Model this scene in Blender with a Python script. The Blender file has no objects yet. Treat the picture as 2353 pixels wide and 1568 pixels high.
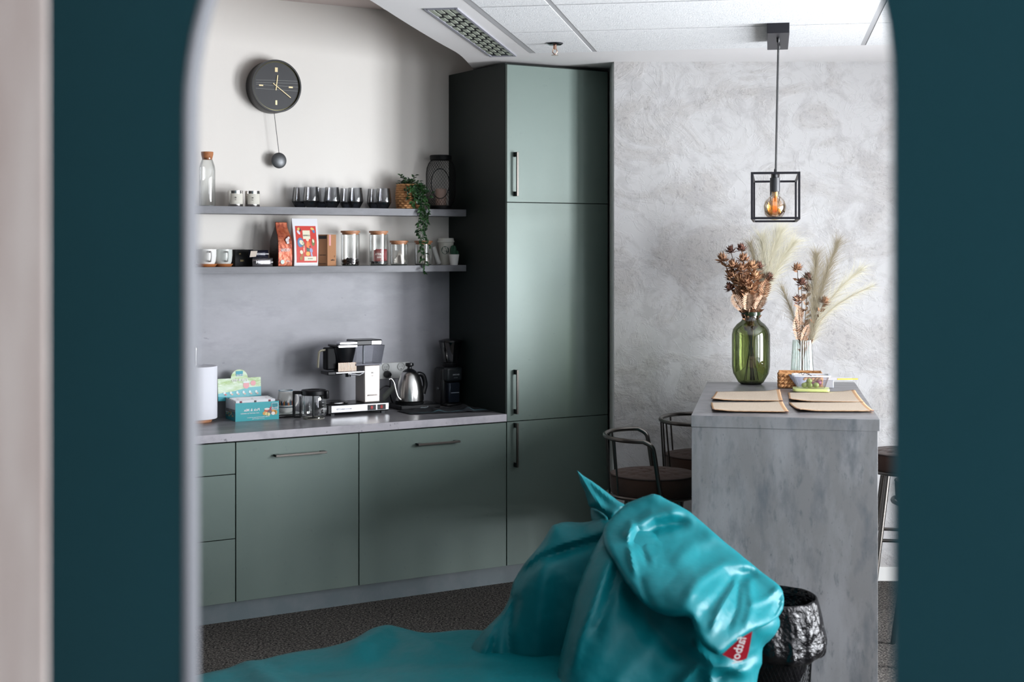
import bpy, math, random
from math import sin, cos, pi, sqrt, atan2, radians
from mathutils import Vector, Matrix, noise, geometry
random.seed(7)
SC = bpy.context.scene
COL = SC.collection

# ---------------------------------------------------------------- camera, world, window light, exposure
HC = 1.70                      # camera height
F = 3268.06                    # focal length in pixels of the 2353 wide frame (50 mm on 36 mm)
HZ = 563.0                     # horizon row
cd = bpy.data.cameras.new('camera'); cam = bpy.data.objects.new('camera', cd); COL.objects.link(cam)
cam.location = (0, 0, HC); cam.rotation_euler = (pi / 2, 0, 0)
cd.lens = 50; cd.sensor_width = 36; cd.sensor_fit = 'HORIZONTAL'
cd.shift_y = -(784 - HZ) / 2353
cd.clip_start = 0.05
cd.dof.use_dof = True; cd.dof.focus_distance = 6.5; cd.dof.aperture_fstop = 2.8
SC.camera = cam
w = bpy.data.worlds.new('world'); SC.world = w; w.use_nodes = True
w.node_tree.nodes['Background'].inputs[0].default_value = (0.75, 0.85, 1.0, 1)
w.node_tree.nodes['Background'].inputs[1].default_value = 1.0
XR = 3.7                       # window wall
WIN = [(4.4, 5.65), (2.6, 3.95), (0.85, 2.05), (-1.5, -0.4)]
WZ = (0.04, 2.40)
WPOW = [3.0, 1.35, 0.45, 1.45]
for i, (a, b) in enumerate(WIN):
    ld = bpy.data.lights.new('daylight', 'AREA'); ld.shape = 'RECTANGLE'
    ld.size = WZ[1] - WZ[0]; ld.size_y = b - a
    ld.energy = 46 * WPOW[i] * (b - a) * (WZ[1] - WZ[0]); ld.color = (0.965, 0.975, 1.0)
    lo = bpy.data.objects.new('daylight', ld); COL.objects.link(lo)
    lo.location = (XR + 0.16, (a + b) / 2, (WZ[0] + WZ[1]) / 2); lo.rotation_euler = (0, pi / 2, 0)
SC.view_settings.view_transform = 'Standard'; SC.view_settings.look = 'None'
SC.view_settings.exposure = 0.0; SC.view_settings.gamma = 1.0
SC.view_settings.use_curve_mapping = False

# ---------------------------------------------------------------- geometry of the place
U = (0.861, 0.509); N = (-0.509, 0.861)       # along / into the kitchen wall
K0 = (-0.036, 7.143); KA = atan2(0.509, 0.861)
PA = -radians(10.3)                            # bar and ceiling grid are turned 10 degrees
WV = (cos(PA), sin(PA)); PV = (-sin(PA), cos(PA))
def P(px, py, d): return Vector(((px - 1176.5) / F * d, d, HC + (HZ - py) / F * d))
def G(px, py, z):
    d = (HC - z) * F / (py - HZ); return Vector(((px - 1176.5) / F * d, d, z))
def KP(s, t, z): return Vector((K0[0] + U[0] * s + N[0] * t, K0[1] + U[1] * s + N[1] * t, z))
def KS(px, t):
    r = (px - 1176.5) / F
    x0 = K0[0] + N[0] * t; d0 = K0[1] + N[1] * t
    return (d0 * r - x0) / (U[0] - U[1] * r)
def KD(px, t): return K0[1] + N[1] * t + U[1] * KS(px, t)
def KL(px, t, z): return KP(KS(px, t), t, z)   # point on the vertical plane t of the kitchen, seen at column px
def ZH(py, d): return HC + (HZ - py) / F * d

# ---------------------------------------------------------------- mesh builder
class MB:
    def __init__(s): s.v = []; s.f = []; s.m = []
    def add(s, vs, fs, mi=0, M=None):
        o = len(s.v)
        s.v += [(M @ Vector(p)) if M is not None else Vector(p) for p in vs]
        s.f += [tuple(i + o for i in f) for f in fs]; s.m += [mi] * len(fs); return s
    def box(s, x0, x1, y0, y1, z0, z1, mi=0, M=None):
        vs = [(x, y, z) for z in (z0, z1) for y in (y0, y1) for x in (x0, x1)]
        return s.add(vs, [(0, 2, 3, 1), (4, 5, 7, 6), (0, 1, 5, 4), (2, 6, 7, 3), (0, 4, 6, 2), (1, 3, 7, 5)], mi, M)
    def lathe(s, prof, c=(0, 0, 0), n=32, mi=0, M=None, fr=None):
        vs = []; fs = []
        for (r, z) in prof:
            for k in range(n):
                a = 2 * pi * k / n; q = r * (fr(a, z) if fr else 1)
                vs.append((c[0] + q * cos(a), c[1] + q * sin(a), c[2] + z))
        for j in range(len(prof) - 1):
            for k in range(n):
                k2 = (k + 1) % n
                fs.append((j * n + k, j * n + k2, (j + 1) * n + k2, (j + 1) * n + k))
        if prof[0][0] > 1e-5: fs.append(tuple(range(n - 1, -1, -1)))
        if prof[-1][0] > 1e-5: fs.append(tuple((len(prof) - 1) * n + k for k in range(n)))
        return s.add(vs, fs, mi, M)
    def shell(s, prof, c=(0, 0, 0), n=32, mi=0, M=None, fr=None):     # open lathe without caps
        k0 = len(s.f); s.lathe(prof, c, n, mi, M, fr)
        for _ in range((prof[0][0] > 1e-5) + (prof[-1][0] > 1e-5)): s.f.pop(); s.m.pop()
        return s
    def cyl(s, c, r, h, n=24, mi=0, M=None): return s.lathe([(r, 0), (r, h)], c, n, mi, M)
    def tube(s, pts, r, n=8, mi=0, M=None, closed=False, caps=True):
        pts = [Vector(p) for p in pts]; L = len(pts); rs = r if isinstance(r, (list, tuple)) else [r] * L
        vs = []; fs = []; pn = None
        for i, p in enumerate(pts):
            a = pts[(i - 1) % L] if (closed or i > 0) else p
            b = pts[(i + 1) % L] if (closed or i < L - 1) else p
            t = (b - a); t = t.normalized() if t.length > 1e-9 else Vector((0, 0, 1))
            if pn is None:
                pn = t.orthogonal().normalized()
            else:
                pn = pn - t * pn.dot(t)
                pn = pn.normalized() if pn.length > 1e-6 else t.orthogonal().normalized()
            bn = t.cross(pn)
            for k in range(n):
                g = 2 * pi * k / n
                vs.append(p + (pn * cos(g) + bn * sin(g)) * rs[i])
        for i in range(L if closed else L - 1):
            j = (i + 1) % L
            for k in range(n):
                k2 = (k + 1) % n
                fs.append((i * n + k, i * n + k2, j * n + k2, j * n + k))
        if not closed and caps:
            fs.append(tuple(range(n - 1, -1, -1))); fs.append(tuple((L - 1) * n + k for k in range(n)))
        return s.add(vs, fs, mi, M)
    def prism(s, poly, z0, z1, mi=0, M=None):
        n = len(poly); vs = [(x, y, z0) for x, y in poly] + [(x, y, z1) for x, y in poly]
        fs = [tuple(range(n - 1, -1, -1)), tuple(range(n, 2 * n))] + [(i, (i + 1) % n, n + (i + 1) % n, n + i) for i in range(n)]
        return s.add(vs, fs, mi, M)
    def ball(s, c, r, n=20, mi=0, M=None, sc=(1, 1, 1)):
        m = n // 2; vs = [(c[0], c[1], c[2] - r * sc[2])]; fs = []
        for j in range(1, m):
            b = -pi / 2 + pi * j / m
            for k in range(n):
                a = 2 * pi * k / n
                vs.append((c[0] + r * sc[0] * cos(b) * cos(a), c[1] + r * sc[1] * cos(b) * sin(a), c[2] + r * sc[2] * sin(b)))
        vs.append((c[0], c[1], c[2] + r * sc[2]))
        for k in range(n): fs.append((0, 1 + (k + 1) % n, 1 + k))
        for j in range(m - 2):
            for k in range(n):
                k2 = (k + 1) % n
                fs.append((1 + j * n + k, 1 + j * n + k2, 1 + (j + 1) * n + k2, 1 + (j + 1) * n + k))
        b = 1 + (m - 2) * n
        for k in range(n): fs.append((b + k, b + (k + 1) % n, len(vs) - 1))
        return s.add(vs, fs, mi, M)
    def build(s, name, mats, parent=None, loc=None, rz=0, bev=0, seg=2, ang=35, smooth=True):
        me = bpy.data.meshes.new(name); me.from_pydata([tuple(p) for p in s.v], [], s.f)
        if not isinstance(mats, (list, tuple)): mats = [mats]
        for m in mats: me.materials.append(m)
        me.polygons.foreach_set('material_index', s.m)
        if smooth:
            me.polygons.foreach_set('use_smooth', [True] * len(s.f)); me.set_sharp_from_angle(angle=radians(ang))
        me.update()
        o = bpy.data.objects.new(name, me); COL.objects.link(o)
        if parent is not None: o.parent = parent
        if loc is not None: o.location = loc
        if rz: o.rotation_euler = (0, 0, rz)
        if bev:
            b = o.modifiers.new('bevel', 'BEVEL'); b.width = bev; b.segments = seg; b.limit_method = 'ANGLE'
            b.angle_limit = radians(40); b.harden_normals = False
        return o

def tag(o, label=None, cat=None, group=None, kind=None):
    if label: o['label'] = label
    if cat: o['category'] = cat
    if group: o['group'] = group
    if kind: o['kind'] = kind
    return o
def thing(name, label, cat, loc=(0, 0, 0), rz=0, group=None):
    o = bpy.data.objects.new(name, None); COL.objects.link(o); o.empty_display_size = 0.05
    o.location = loc; o.rotation_euler = (0, 0, rz); return tag(o, label, cat, group)
def kids(o): return [c for c in bpy.data.objects if c.parent == o]
def dup(root, loc=None, rz=None, label=None, group=None, parent=None):
    c = root.copy(); COL.objects.link(c); c.parent = parent
    if loc is not None: c.location = loc
    if rz is not None: c.rotation_euler = (0, 0, rz)
    if label: c['label'] = label
    if group: c['group'] = group
    for k in kids(root): dup(k, parent=c)
    return c
def arc(c, r, a0, a1, n, ax=(1, 0, 0), ay=(0, 0, 1)):
    c = Vector(c); ax = Vector(ax); ay = Vector(ay)
    return [c + ax * (r * cos(a0 + (a1 - a0) * i / n)) + ay * (r * sin(a0 + (a1 - a0) * i / n)) for i in range(n + 1)]
def smooth_path(pts, n=6):
    pts = [Vector(p) for p in pts]; out = []
    for i in range(len(pts) - 1):
        p0 = pts[max(i - 1, 0)]; p1 = pts[i]; p2 = pts[i + 1]; p3 = pts[min(i + 2, len(pts) - 1)]
        for k in range(n):
            t = k / n
            out.append(0.5 * ((2 * p1) + (p2 - p0) * t + (2 * p0 - 5 * p1 + 4 * p2 - p3) * t * t + (3 * p1 - p0 - 3 * p2 + p3) * t ** 3))
    return out + [pts[-1]]

# ---------------------------------------------------------------- materials
def S(r, g, b):
    f = lambda c: (c / 255 / 12.92) if c <= 10.3 else ((c / 255 + 0.055) / 1.055) ** 2.4
    return (f(r), f(g), f(b), 1)
def mk(name, col, rough=0.5, metal=0.0, spec=0.5, bump=None, var=None, stretch=(1, 1, 1), coat=0, sheen=0, emit=None, alpha=None, ior=1.5, stint=None):
    """bump=(scale, strength, detail, distance)   var=[(scale, colour, lo, hi)...] noise driven patches"""
    m = bpy.data.materials.new(name); m.use_nodes = True; nt = m.node_tree; b = nt.nodes['Principled BSDF']
    b.inputs['Base Color'].default_value = col; b.inputs['Roughness'].default_value = rough
    b.inputs['Metallic'].default_value = metal; b.inputs['Specular IOR Level'].default_value = spec
    b.inputs['IOR'].default_value = ior
    b.inputs['Coat Weight'].default_value = coat; b.inputs['Sheen Weight'].default_value = sheen
    if stint: b.inputs['Specular Tint'].default_value = stint
    if coat: b.inputs['Coat Roughness'].default_value = .36
    if alpha is not None: b.inputs['Alpha'].default_value = alpha
    if emit: b.inputs['Emission Color'].default_value = emit[0]; b.inputs['Emission Strength'].default_value = emit[1]
    if bump or var:
        tc = nt.nodes.new('ShaderNodeTexCoord'); mp = nt.nodes.new('ShaderNodeMapping')
        mp.inputs['Scale'].default_value = stretch; nt.links.new(tc.outputs['Object'], mp.inputs[0])
    if var:
        prev = None
        for (sc, c2, lo, hi) in var:
            n = nt.nodes.new('ShaderNodeTexNoise'); n.inputs['Scale'].default_value = sc; n.inputs['Detail'].default_value = 8
            n.inputs['Roughness'].default_value = 0.62
            nt.links.new(mp.outputs[0], n.inputs['Vector'])
            mr = nt.nodes.new('ShaderNodeMapRange'); mr.inputs[1].default_value = lo; mr.inputs[2].default_value = hi
            nt.links.new(n.outputs[0], mr.inputs[0])
            mx = nt.nodes.new('ShaderNodeMix'); mx.data_type = 'RGBA'
            nt.links.new(mr.outputs[0], mx.inputs[0])
            if prev is None: mx.inputs[6].default_value = col
            else: nt.links.new(prev, mx.inputs[6])
            mx.inputs[7].default_value = c2; prev = mx.outputs[2]
        nt.links.new(prev, b.inputs['Base Color'])
    if bump:
        n = nt.nodes.new('ShaderNodeTexNoise'); n.inputs['Scale'].default_value = bump[0]; n.inputs['Detail'].default_value = bump[2]
        nt.links.new(mp.outputs[0], n.inputs['Vector'])
        bp = nt.nodes.new('ShaderNodeBump'); bp.inputs['Strength'].default_value = bump[1]; bp.inputs['Distance'].default_value = bump[3] if len(bump) > 3 else 0.01
        nt.links.new(n.outputs[0], bp.inputs['Height']); nt.links.new(bp.outputs[0], b.inputs['Normal'])
    return m
def glassy(name, tint, refl=0.09, rough=0.02, edge=0.6):
    """thin glass: tinted see-through with a mirror coat that grows towards the rim"""
    m = bpy.data.materials.new(name); m.use_nodes = True; nt = m.node_tree; nt.nodes.clear()
    out = nt.nodes.new('ShaderNodeOutputMaterial'); mx = nt.nodes.new('ShaderNodeMixShader')
    tr = nt.nodes.new('ShaderNodeBsdfTransparent'); gl = nt.nodes.new('ShaderNodeBsdfGlossy')
    gl.inputs['Roughness'].default_value = rough; gl.inputs['Color'].default_value = (1, 1, 1, 1)
    lw = nt.nodes.new('ShaderNodeLayerWeight'); lw.inputs[0].default_value = 0.25
    cr = nt.nodes.new('ShaderNodeMix'); cr.data_type = 'RGBA'
    cr.inputs[6].default_value = tint; cr.inputs[7].default_value = tuple(c * (1 - edge) for c in tint[:3]) + (1,)
    nt.links.new(lw.outputs['Facing'], cr.inputs[0]); nt.links.new(cr.outputs[2], tr.inputs[0])
    mr = nt.nodes.new('ShaderNodeMapRange'); mr.inputs[3].default_value = refl; mr.inputs[4].default_value = 0.55
    nt.links.new(lw.outputs['Fresnel'], mr.inputs[0]); nt.links.new(mr.outputs[0], mx.inputs[0])
    nt.links.new(tr.outputs[0], mx.inputs[1]); nt.links.new(gl.outputs[0], mx.inputs[2]); nt.links.new(mx.outputs[0], out.inputs[0])
    return m
white_wall = mk('white_paint', S(226, 222, 216), 0.85, bump=(60, 0.08, 3, 0.003))
ceil_m = mk('ceiling_paint', S(228, 226, 226), 0.9)
tile_m = mk('mineral_tile', S(232, 233, 234), 0.92, bump=(160, 0.5, 5, 0.004), var=[(70, S(205, 207, 210), 0.5, 0.72)])
bar_m = mk('grid_bar_paint', S(176, 176, 178), 0.7)
carpet_m = mk('carpet', S(96, 92, 89), 0.97, spec=0.1, bump=(420, 1.0, 3, 0.012), var=[(120, S(168, 162, 154), 0.5, 0.60), (90, S(48, 47, 47), 0.50, 0.58)])
conc_h = mk('concrete_laminate', S(146, 147, 152), 0.45, bump=(90, 0.05, 4, 0.002), stretch=(0.7, 1.6, 1.6),
            var=[(2.2, S(164, 163, 170), 0.36, 0.66), (6, S(140, 141, 147), 0.50, 0.74), (30, S(120, 122, 128), 0.68, 0.75)])
conc_v = mk('concrete_laminate_bar', S(122, 122, 123), 0.5, bump=(90, 0.05, 4, 0.002), stretch=(2.4, 2.4, 0.8),
            var=[(2.4, S(142, 143, 146), 0.42, 0.62), (6, S(98, 102, 107), 0.50, 0.70), (16, S(92, 97, 102), 0.58, 0.74), (60, S(84, 89, 94), 0.64, 0.72)])
conc_top = mk('concrete_laminate_top', S(112, 112, 116), 0.32, bump=(90, 0.05, 4, 0.002), stretch=(1.2, 3.2, 3.2),
              var=[(3, S(140, 139, 143), 0.42, 0.65), (14, S(92, 92, 97), 0.55, 0.7)])
shelf_m = mk('graphite_laminate', S(104, 105, 110), 0.5, var=[(6, S(120, 121, 126), 0.45, 0.7)], stretch=(1, 3, 3))
green_m = mk('green_lacquer', S(76, 89, 83), 0.50, spec=.9, ior=1.5, coat=.3, stint=(.82, 1, .93, 1), bump=(500, 0.04, 2, 0.0006), var=[(3, S(82, 94, 87), 0.45, 0.7), (24, S(67, 80, 76), 0.64, 0.74)])
plinth_m = mk('plinth_laminate', S(92, 104, 108), 0.36, spec=0.6, var=[(9, S(104, 112, 116), 0.45, 0.7)])
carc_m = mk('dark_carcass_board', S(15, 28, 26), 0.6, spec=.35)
metal_dk = mk('brushed_graphite_metal', S(92, 88, 84), 0.36, 1.0)
steel_m = mk('brushed_steel', S(205, 203, 200), 0.22, 1.0)
alu_m = mk('satin_aluminium', S(222, 222, 225), 0.3, 1.0)
chrome_m = mk('chrome', S(235, 235, 238), 0.06, 1.0)
black_m = mk('black_plastic', S(16, 17, 20), 0.3)
blackmat = mk('matt_black', S(13, 14, 16), 0.6, spec=.25)
dark_ring = mk('near_black', S(8, 9, 10), 0.8)
navy_m = mk('black_powder_coat', S(22, 21, 30), 0.45)
cork_m = mk('cork', S(170, 108, 66), 0.7, bump=(90, 0.3, 4, 0.002), var=[(60, S(130, 78, 46), 0.5, 0.65)])
lidwood = mk('bamboo', S(186, 132, 96), 0.5, stretch=(1, 8, 8), var=[(14, S(160, 106, 72), 0.45, 0.65)])
white_m = mk('white_ceramic', S(232, 231, 228), 0.18)
paper_m = mk('white_paper', S(235, 235, 238), 0.9)
clear_g = glassy('clear_glass', (0.97, 0.985, 0.98, 1), 0.07)
smoke_g = glassy('smoked_glass', (0.89, 0.90, 0.915, 1), 0.06)
smoke_d = glassy('smoked_glass_base', (0.30, 0.33, 0.39, 1), 0.08)
green_g = glassy('olive_glass', (0.40, 0.45, 0.24, 1), 0.09, edge=0.85)
pale_g = glassy('pale_green_glass', (0.86, 0.93, 0.89, 1), 0.10)
amber_g = glassy('amber_glass', (0.93, 0.72, 0.42, 1), 0.16)
tank_g = glassy('clear_plastic', (0.86, 0.87, 0.90, 1), 0.10, 0.05)
teal_p = mk('teal_felt', S(30, 90, 102), 0.75, spec=0.3, sheen=0.15, bump=(900, 0.25, 2, 0.0015), var=[(500, S(40, 104, 116), 0.45, 0.65)])
edge_m = mk('grey_edge_band', S(102, 104, 110), 0.6)
post_m = mk('pale_bleached_wood', S(232, 220, 214), 0.6, stretch=(9, 9, 0.8), var=[(3, S(208, 190, 183), 0.42, 0.66)])
teal_n = mk('teal_nylon', S(0, 104, 112), 0.42, spec=0.22, bump=(8, 0.30, 3, 0.03))
teal_seam = mk('teal_piping', S(0, 66, 80), 0.5)
red_tag = mk('red_woven_tag', S(196, 16, 44), 0.8)
white_ink = mk('white_ink', S(240, 238, 238), 0.6)
brown_v = mk('brown_velvet', S(62, 44, 36), 0.85, spec=0.15, sheen=0.15, bump=(60, 0.15, 3, 0.002))
stool_m = mk('gunmetal_tube', S(98, 94, 90), 0.3, 1.0)
brass_m = mk('brass', S(206, 190, 150), 0.35, 0.6)
wick_m = mk('woven_water_hyacinth', S(198, 146, 96), 0.8, bump=(140, 0.5, 3, 0.003), var=[(45, S(150, 98, 58), 0.48, 0.66)])
mat_m = mk('jute_placemat', S(206, 190, 172), 0.95, spec=0.1, bump=(300, 0.8, 2, 0.003), var=[(160, S(170, 150, 130), 0.52, 0.7)], stretch=(1, 2, 1))
mat_edge = mk('tan_binding', S(196, 158, 124), 0.95, spec=0.1, bump=(300, 0.8, 2, 0.003))
mat_under = mk('dark_hem', S(84, 60, 58), 0.95)
leaf_m = mk('leaf_green', S(40, 78, 34), 0.45, var=[(30, S(20, 46, 26), 0.4, 0.6), (50, S(110, 140, 90), 0.66, 0.74)])
stem_g = mk('green_stem', S(48, 66, 34), 0.6)
dried_m = mk('dried_flower', S(180, 138, 106), 0.85, spec=0.2, var=[(90, S(122, 84, 66), 0.42, 0.62)])
dried_d = mk('dried_flower_dark', S(132, 92, 78), 0.85, spec=0.2, var=[(90, S(64, 40, 38), 0.42, 0.62)])
dried_l = mk('dried_leaf', S(198, 168, 144), 0.85, spec=0.2, var=[(60, S(150, 114, 90), 0.45, 0.65)])
twig_m = mk('dried_stem', S(84, 66, 48), 0.8)
pampas_m = mk('pampas_fluff', S(205, 200, 178), 0.9, spec=0.1)
pampas_d = mk('pampas_fluff_grey', S(150, 140, 118), 0.9, spec=0.1)
binbag = mk('black_plastic_film', S(10, 10, 13), 0.14, spec=0.32, bump=(26, 0.8, 5, 0.02))
# ================================================================ the room
def struct(o): o['kind'] = 'structure'; return o
YB, YF, XL = 8.35, -2.5, -4.6
struct(MB().box(XL - .2, XR + .2, YF - .2, YB + .2, -0.12, 0).build('floor', carpet_m))
struct(MB().box(XL - .2, XR + .2, YF - .2, YB + .2, 2.934, 3.05).build('ceiling', mk('upper_ceiling_paint', S(222, 208, 204), 0.9)))
# kitchen wall: runs along U at t = 0.6
M_K = Matrix.Translation((K0[0], K0[1], 0)) @ Matrix.Rotation(KA, 4, 'Z')
struct(MB().box(-5.0, 1.06, 0.6, 0.75, 0, 2.934, M=M_K).build('wall_left', white_wall))
# plaster wall with its end return
def plaster():
    m = bpy.data.materials.new('trowelled_plaster'); m.use_nodes = True; nt = m.node_tree; b = nt.nodes['Principled BSDF']
    b.inputs['Roughness'].default_value = 0.6; b.inputs['Specular IOR Level'].default_value = 0.35
    tc = nt.nodes.new('ShaderNodeTexCoord')
    def noi(sc, det, dist=0.0, rough=0.6, st=(1, 1, 1)):
        mp = nt.nodes.new('ShaderNodeMapping'); mp.inputs['Scale'].default_value = st; nt.links.new(tc.outputs['Object'], mp.inputs[0])
        n = nt.nodes.new('ShaderNodeTexNoise'); n.inputs['Scale'].default_value = sc; n.inputs['Detail'].default_value = det
        n.inputs['Distortion'].default_value = dist; n.inputs['Roughness'].default_value = rough
        nt.links.new(mp.outputs[0], n.inputs['Vector']); return n.outputs[0]
    def mr(x, a, b_, c=0, d=1):
        r = nt.nodes.new('ShaderNodeMapRange'); r.inputs[1].default_value = a; r.inputs[2].default_value = b_
        r.inputs[3].default_value = c; r.inputs[4].default_value = d; nt.links.new(x, r.inputs[0]); return r.outputs[0]
    def mat(op, x, y):
        r = nt.nodes.new('ShaderNodeMath'); r.operation = op
        for i, q in enumerate((x, y)):
            if isinstance(q, (int, float)): r.inputs[i].default_value = q
            else: nt.links.new(q, r.inputs[i])
        return r.outputs[0]
    patch = mr(noi(2.6, 6, 1.2, 0.6, (1, 1, 1.5)), 0.46, 0.60)          # smooth trowelled patches against rough ground
    ridge = mr(mat('ABSOLUTE', mat('SUBTRACT', noi(7, 5, 1.6), 0.5), 0), 0.0, 0.025, 1, 0)
    fine = mat('MULTIPLY', noi(42, 6, 1.0, 0.7), patch)
    h = mat('ADD', mat('ADD', mat('MULTIPLY', patch, 0.35), mat('MULTIPLY', ridge, 0.35)), mat('MULTIPLY', fine, 1.3))
    bp = nt.nodes.new('ShaderNodeBump'); bp.inputs['Strength'].default_value = 0.4; bp.inputs['Distance'].default_value = 0.0075
    nt.links.new(h, bp.inputs['Height']); nt.links.new(bp.outputs[0], b.inputs['Normal'])
    mx = nt.nodes.new('ShaderNodeMix'); mx.data_type = 'RGBA'; mx.inputs[6].default_value = S(188, 187, 187); mx.inputs[7].default_value = S(177, 174, 172)
    nt.links.new(patch, mx.inputs[0])
    m2 = nt.nodes.new('ShaderNodeMix'); m2.data_type = 'RGBA'; m2.inputs[7].default_value = S(172, 170, 170)
    nt.links.new(mat('MULTIPLY', mr(noi(11, 6, 0.5), 0.5, 0.62), 0.7), m2.inputs[0]); nt.links.new(mx.outputs[2], m2.inputs[6])
    m3 = nt.nodes.new('ShaderNodeMix'); m3.data_type = 'RGBA'; m3.inputs[7].default_value = S(152, 149, 148)
    nt.links.new(mat('MULTIPLY', mr(noi(45, 6, 0.8, 0.7), 0.54, 0.62), mat('MULTIPLY', patch, 0.75)), m3.inputs[0]); nt.links.new(m2.outputs[2], m3.inputs[6])
    nt.links.new(m3.outputs[2], b.inputs['Base Color']); return m
plaster_m = plaster()
wb = MB()
wb.box(0.5166, XR + .2, 7.20, 7.216, 0, 2.64, 0)
wb.box(0.512, XR + .2, 7.216, YB, 0, 2.934, 1)
struct(wb.build('wall_back', [plaster_m, mk('return_paint', S(226, 228, 226), 0.8)]))
struct(MB().box(0.52, XR, 7.186, 7.20, 0, 0.07).build('baseboard_back', white_m, bev=.002))
struct(MB().box(XL - .15, XL, YF, 5.4, 0, 2.934).build('wall_side', mk('side_wall_paint', S(60, 62, 64), 0.9)))
struct(MB().box(XL - .15, XR + .15, YF - .15, YF, 0, 2.934).build('wall_front', mk('front_wall_paint', S(150, 150, 150), 0.9)))
# window wall
rb = MB(); ys = [YF] + [v for ab in sorted(WIN) for v in ab] + [YB]
for i in range(0, len(ys), 2): rb.box(XR, XR + .15, ys[i], ys[i + 1], 0, 2.934)
for a, b in WIN: rb.box(XR, XR + .15, a, b, 0, WZ[0]); rb.box(XR, XR + .15, a, b, WZ[1], 2.934)
struct(rb.build('wall_right', mk('window_wall_paint', S(150, 150, 150), .9)))
for i, (a, b) in enumerate(WIN):
    fr = MB(); g = .045
    fr.box(XR + .04, XR + .09, a, a + g, WZ[0], WZ[1]).box(XR + .04, XR + .09, b - g, b, WZ[0], WZ[1])
    fr.box(XR + .04, XR + .09, a + g, b - g, WZ[0], WZ[0] + g).box(XR + .04, XR + .09, a + g, b - g, WZ[1] - g, WZ[1])
    fr.box(XR + .04, XR + .09, (a + b) / 2 - .03, (a + b) / 2 + .03, WZ[0] + g, WZ[1] - g)
    o = struct(fr.build('window_%d' % (i + 1), white_m))
    MB().box(XR + .064, XR + .066, a + g, b - g, WZ[0] + g, WZ[1] - g).build('glass_pane', glassy('window_glass', (.98, .99, 1, 1), .04, 0.0, .1) if i == 0 else bpy.data.materials['window_glass'], o)
# lowered ceiling: cut along a curve over the kitchen
ZL = 2.6275; Q = .9815
edge = [(-1.25, YF), (-1.15, 1.5), (-.95, 3.2), (-.72, 4.5), (-.548, 5.485), (-.435, 6.14), (-.34, 6.65), (-.262, 7.05), (-.215, 7.35), (-.185, 7.68), (-.10, 7.78), (0.2, 7.96), (.45, 8.12)]
ep = [tuple(v[:2]) for v in smooth_path([(x * Q, y * Q, 0) if y < 7.3 else (x, y, 0) for x, y in edge], 5)]
poly = ep + [(XR, 8.12), (XR, YF)]
lc = struct(MB().prism(poly, ZL, 2.932).build('ceiling', ceil_m))
GO = Vector((0.276, 6.148, 0)); RT = Matrix.Translation(GO) @ Matrix.Rotation(PA, 4, 'Z')
cols = [(-.285, -.012), (.012, 1.238), (1.262, 2.488), (2.512, 3.1)]; RW = .677
for k in range(-4, 1):
    for (c0, c1) in cols:
        r0, r1 = k * RW + .007, (k + 1) * RW - .007
        MB().box(c0, c1, r0, r1, ZL - .0028, ZL + .001, M=RT).build('ceiling_tile', tile_m, lc)
for k in range(-4, 1): MB().box(-.285, 3.1, k * RW - .0072, k * RW + .0072, ZL - .0008, ZL + .001, M=RT).build('grid_bar', bpy.data.materials.get('grid_shadow_gap') or mk('grid_shadow_gap', S(130, 131, 134), .8), lc)
for (c0, c1) in [(-.315, -.285), (-.012, .012), (1.238, 1.262), (2.488, 2.512)]:
    MB().box(c0, c1, -4 * RW, RW, ZL - .0012, ZL + .001, M=RT).build('grid_bar', bar_m, lc)
# recessed louvre light in the ceiling
a = Vector((-.3357, 5.582, 0)); bq = Vector((-.103, 6.969, 0)); Lv = (bq - a); Ll = Lv.length; an = atan2(Lv.y, Lv.x)
t = thing('louvre_light', 'long narrow unlit ceiling light with louvre grid beside the ceiling tiles', 'ceiling light', (a.x, a.y, ZL), an)
Wd = .118
fr = MB(); fr.box(-.008, Ll + .008, -Wd - .008, -Wd + .004, -.006, 0).box(-.008, Ll + .008, -.004, .008, -.006, 0).box(-.008, .004, -Wd, 0, -.006, 0).box(Ll - .004, Ll + .008, -Wd, 0, -.006, 0)
fr.build('frame', mk('louvre_frame', S(150, 150, 158), .5), t)
MB().box(0, Ll, -Wd, 0, -.0012, -.0002).build('backing', mk('louvre_dark', S(34, 35, 39), .5), t)
cm = MB()
nr = 11
for i in range(nr):
    for j in range(4):
        x = (i + (.5 if j % 2 else 0.02)) / nr * Ll; y = -(j + .5) / 4 * Wd
        x = min(max(x, .045), Ll - .045)
        cm.box(x - .040, x + .040, y - .0095, y + .0095, -.0045, -.0015)
cm.build('louvre_blades', mk('louvre_blade', S(158, 164, 150), .5), t)
# sprinkler
q = Vector(((1275 - 1176.5) / F * 6.51, 6.51, ZL - .0028)); t = thing('fire_sprinkler', 'chrome fire sprinkler on the ceiling tile above the tall cupboard', 'sprinkler', q)
MB().lathe([(.001, -.012), (.028, -.010), (.038, -.003), (.038, 0)]).build('escutcheon', mk('chrome_dark', S(120, 120, 126), .15, 1), t)
sp = MB().cyl((0, 0, -.03), .008, .02); sp.tube([(-.008, 0, -.03), (-.011, 0, -.042), (0, 0, -.054)], .0022).tube([(.008, 0, -.03), (.011, 0, -.042), (0, 0, -.054)], .0022)
sp.build('frame_arms', mk('copper_tone', S(190, 150, 130), .25, 1), t)
MB().cyl((0, 0, -.057), .016, .002).build('deflector', mk('deflector', S(190, 170, 160), .3, 1), t)

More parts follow.
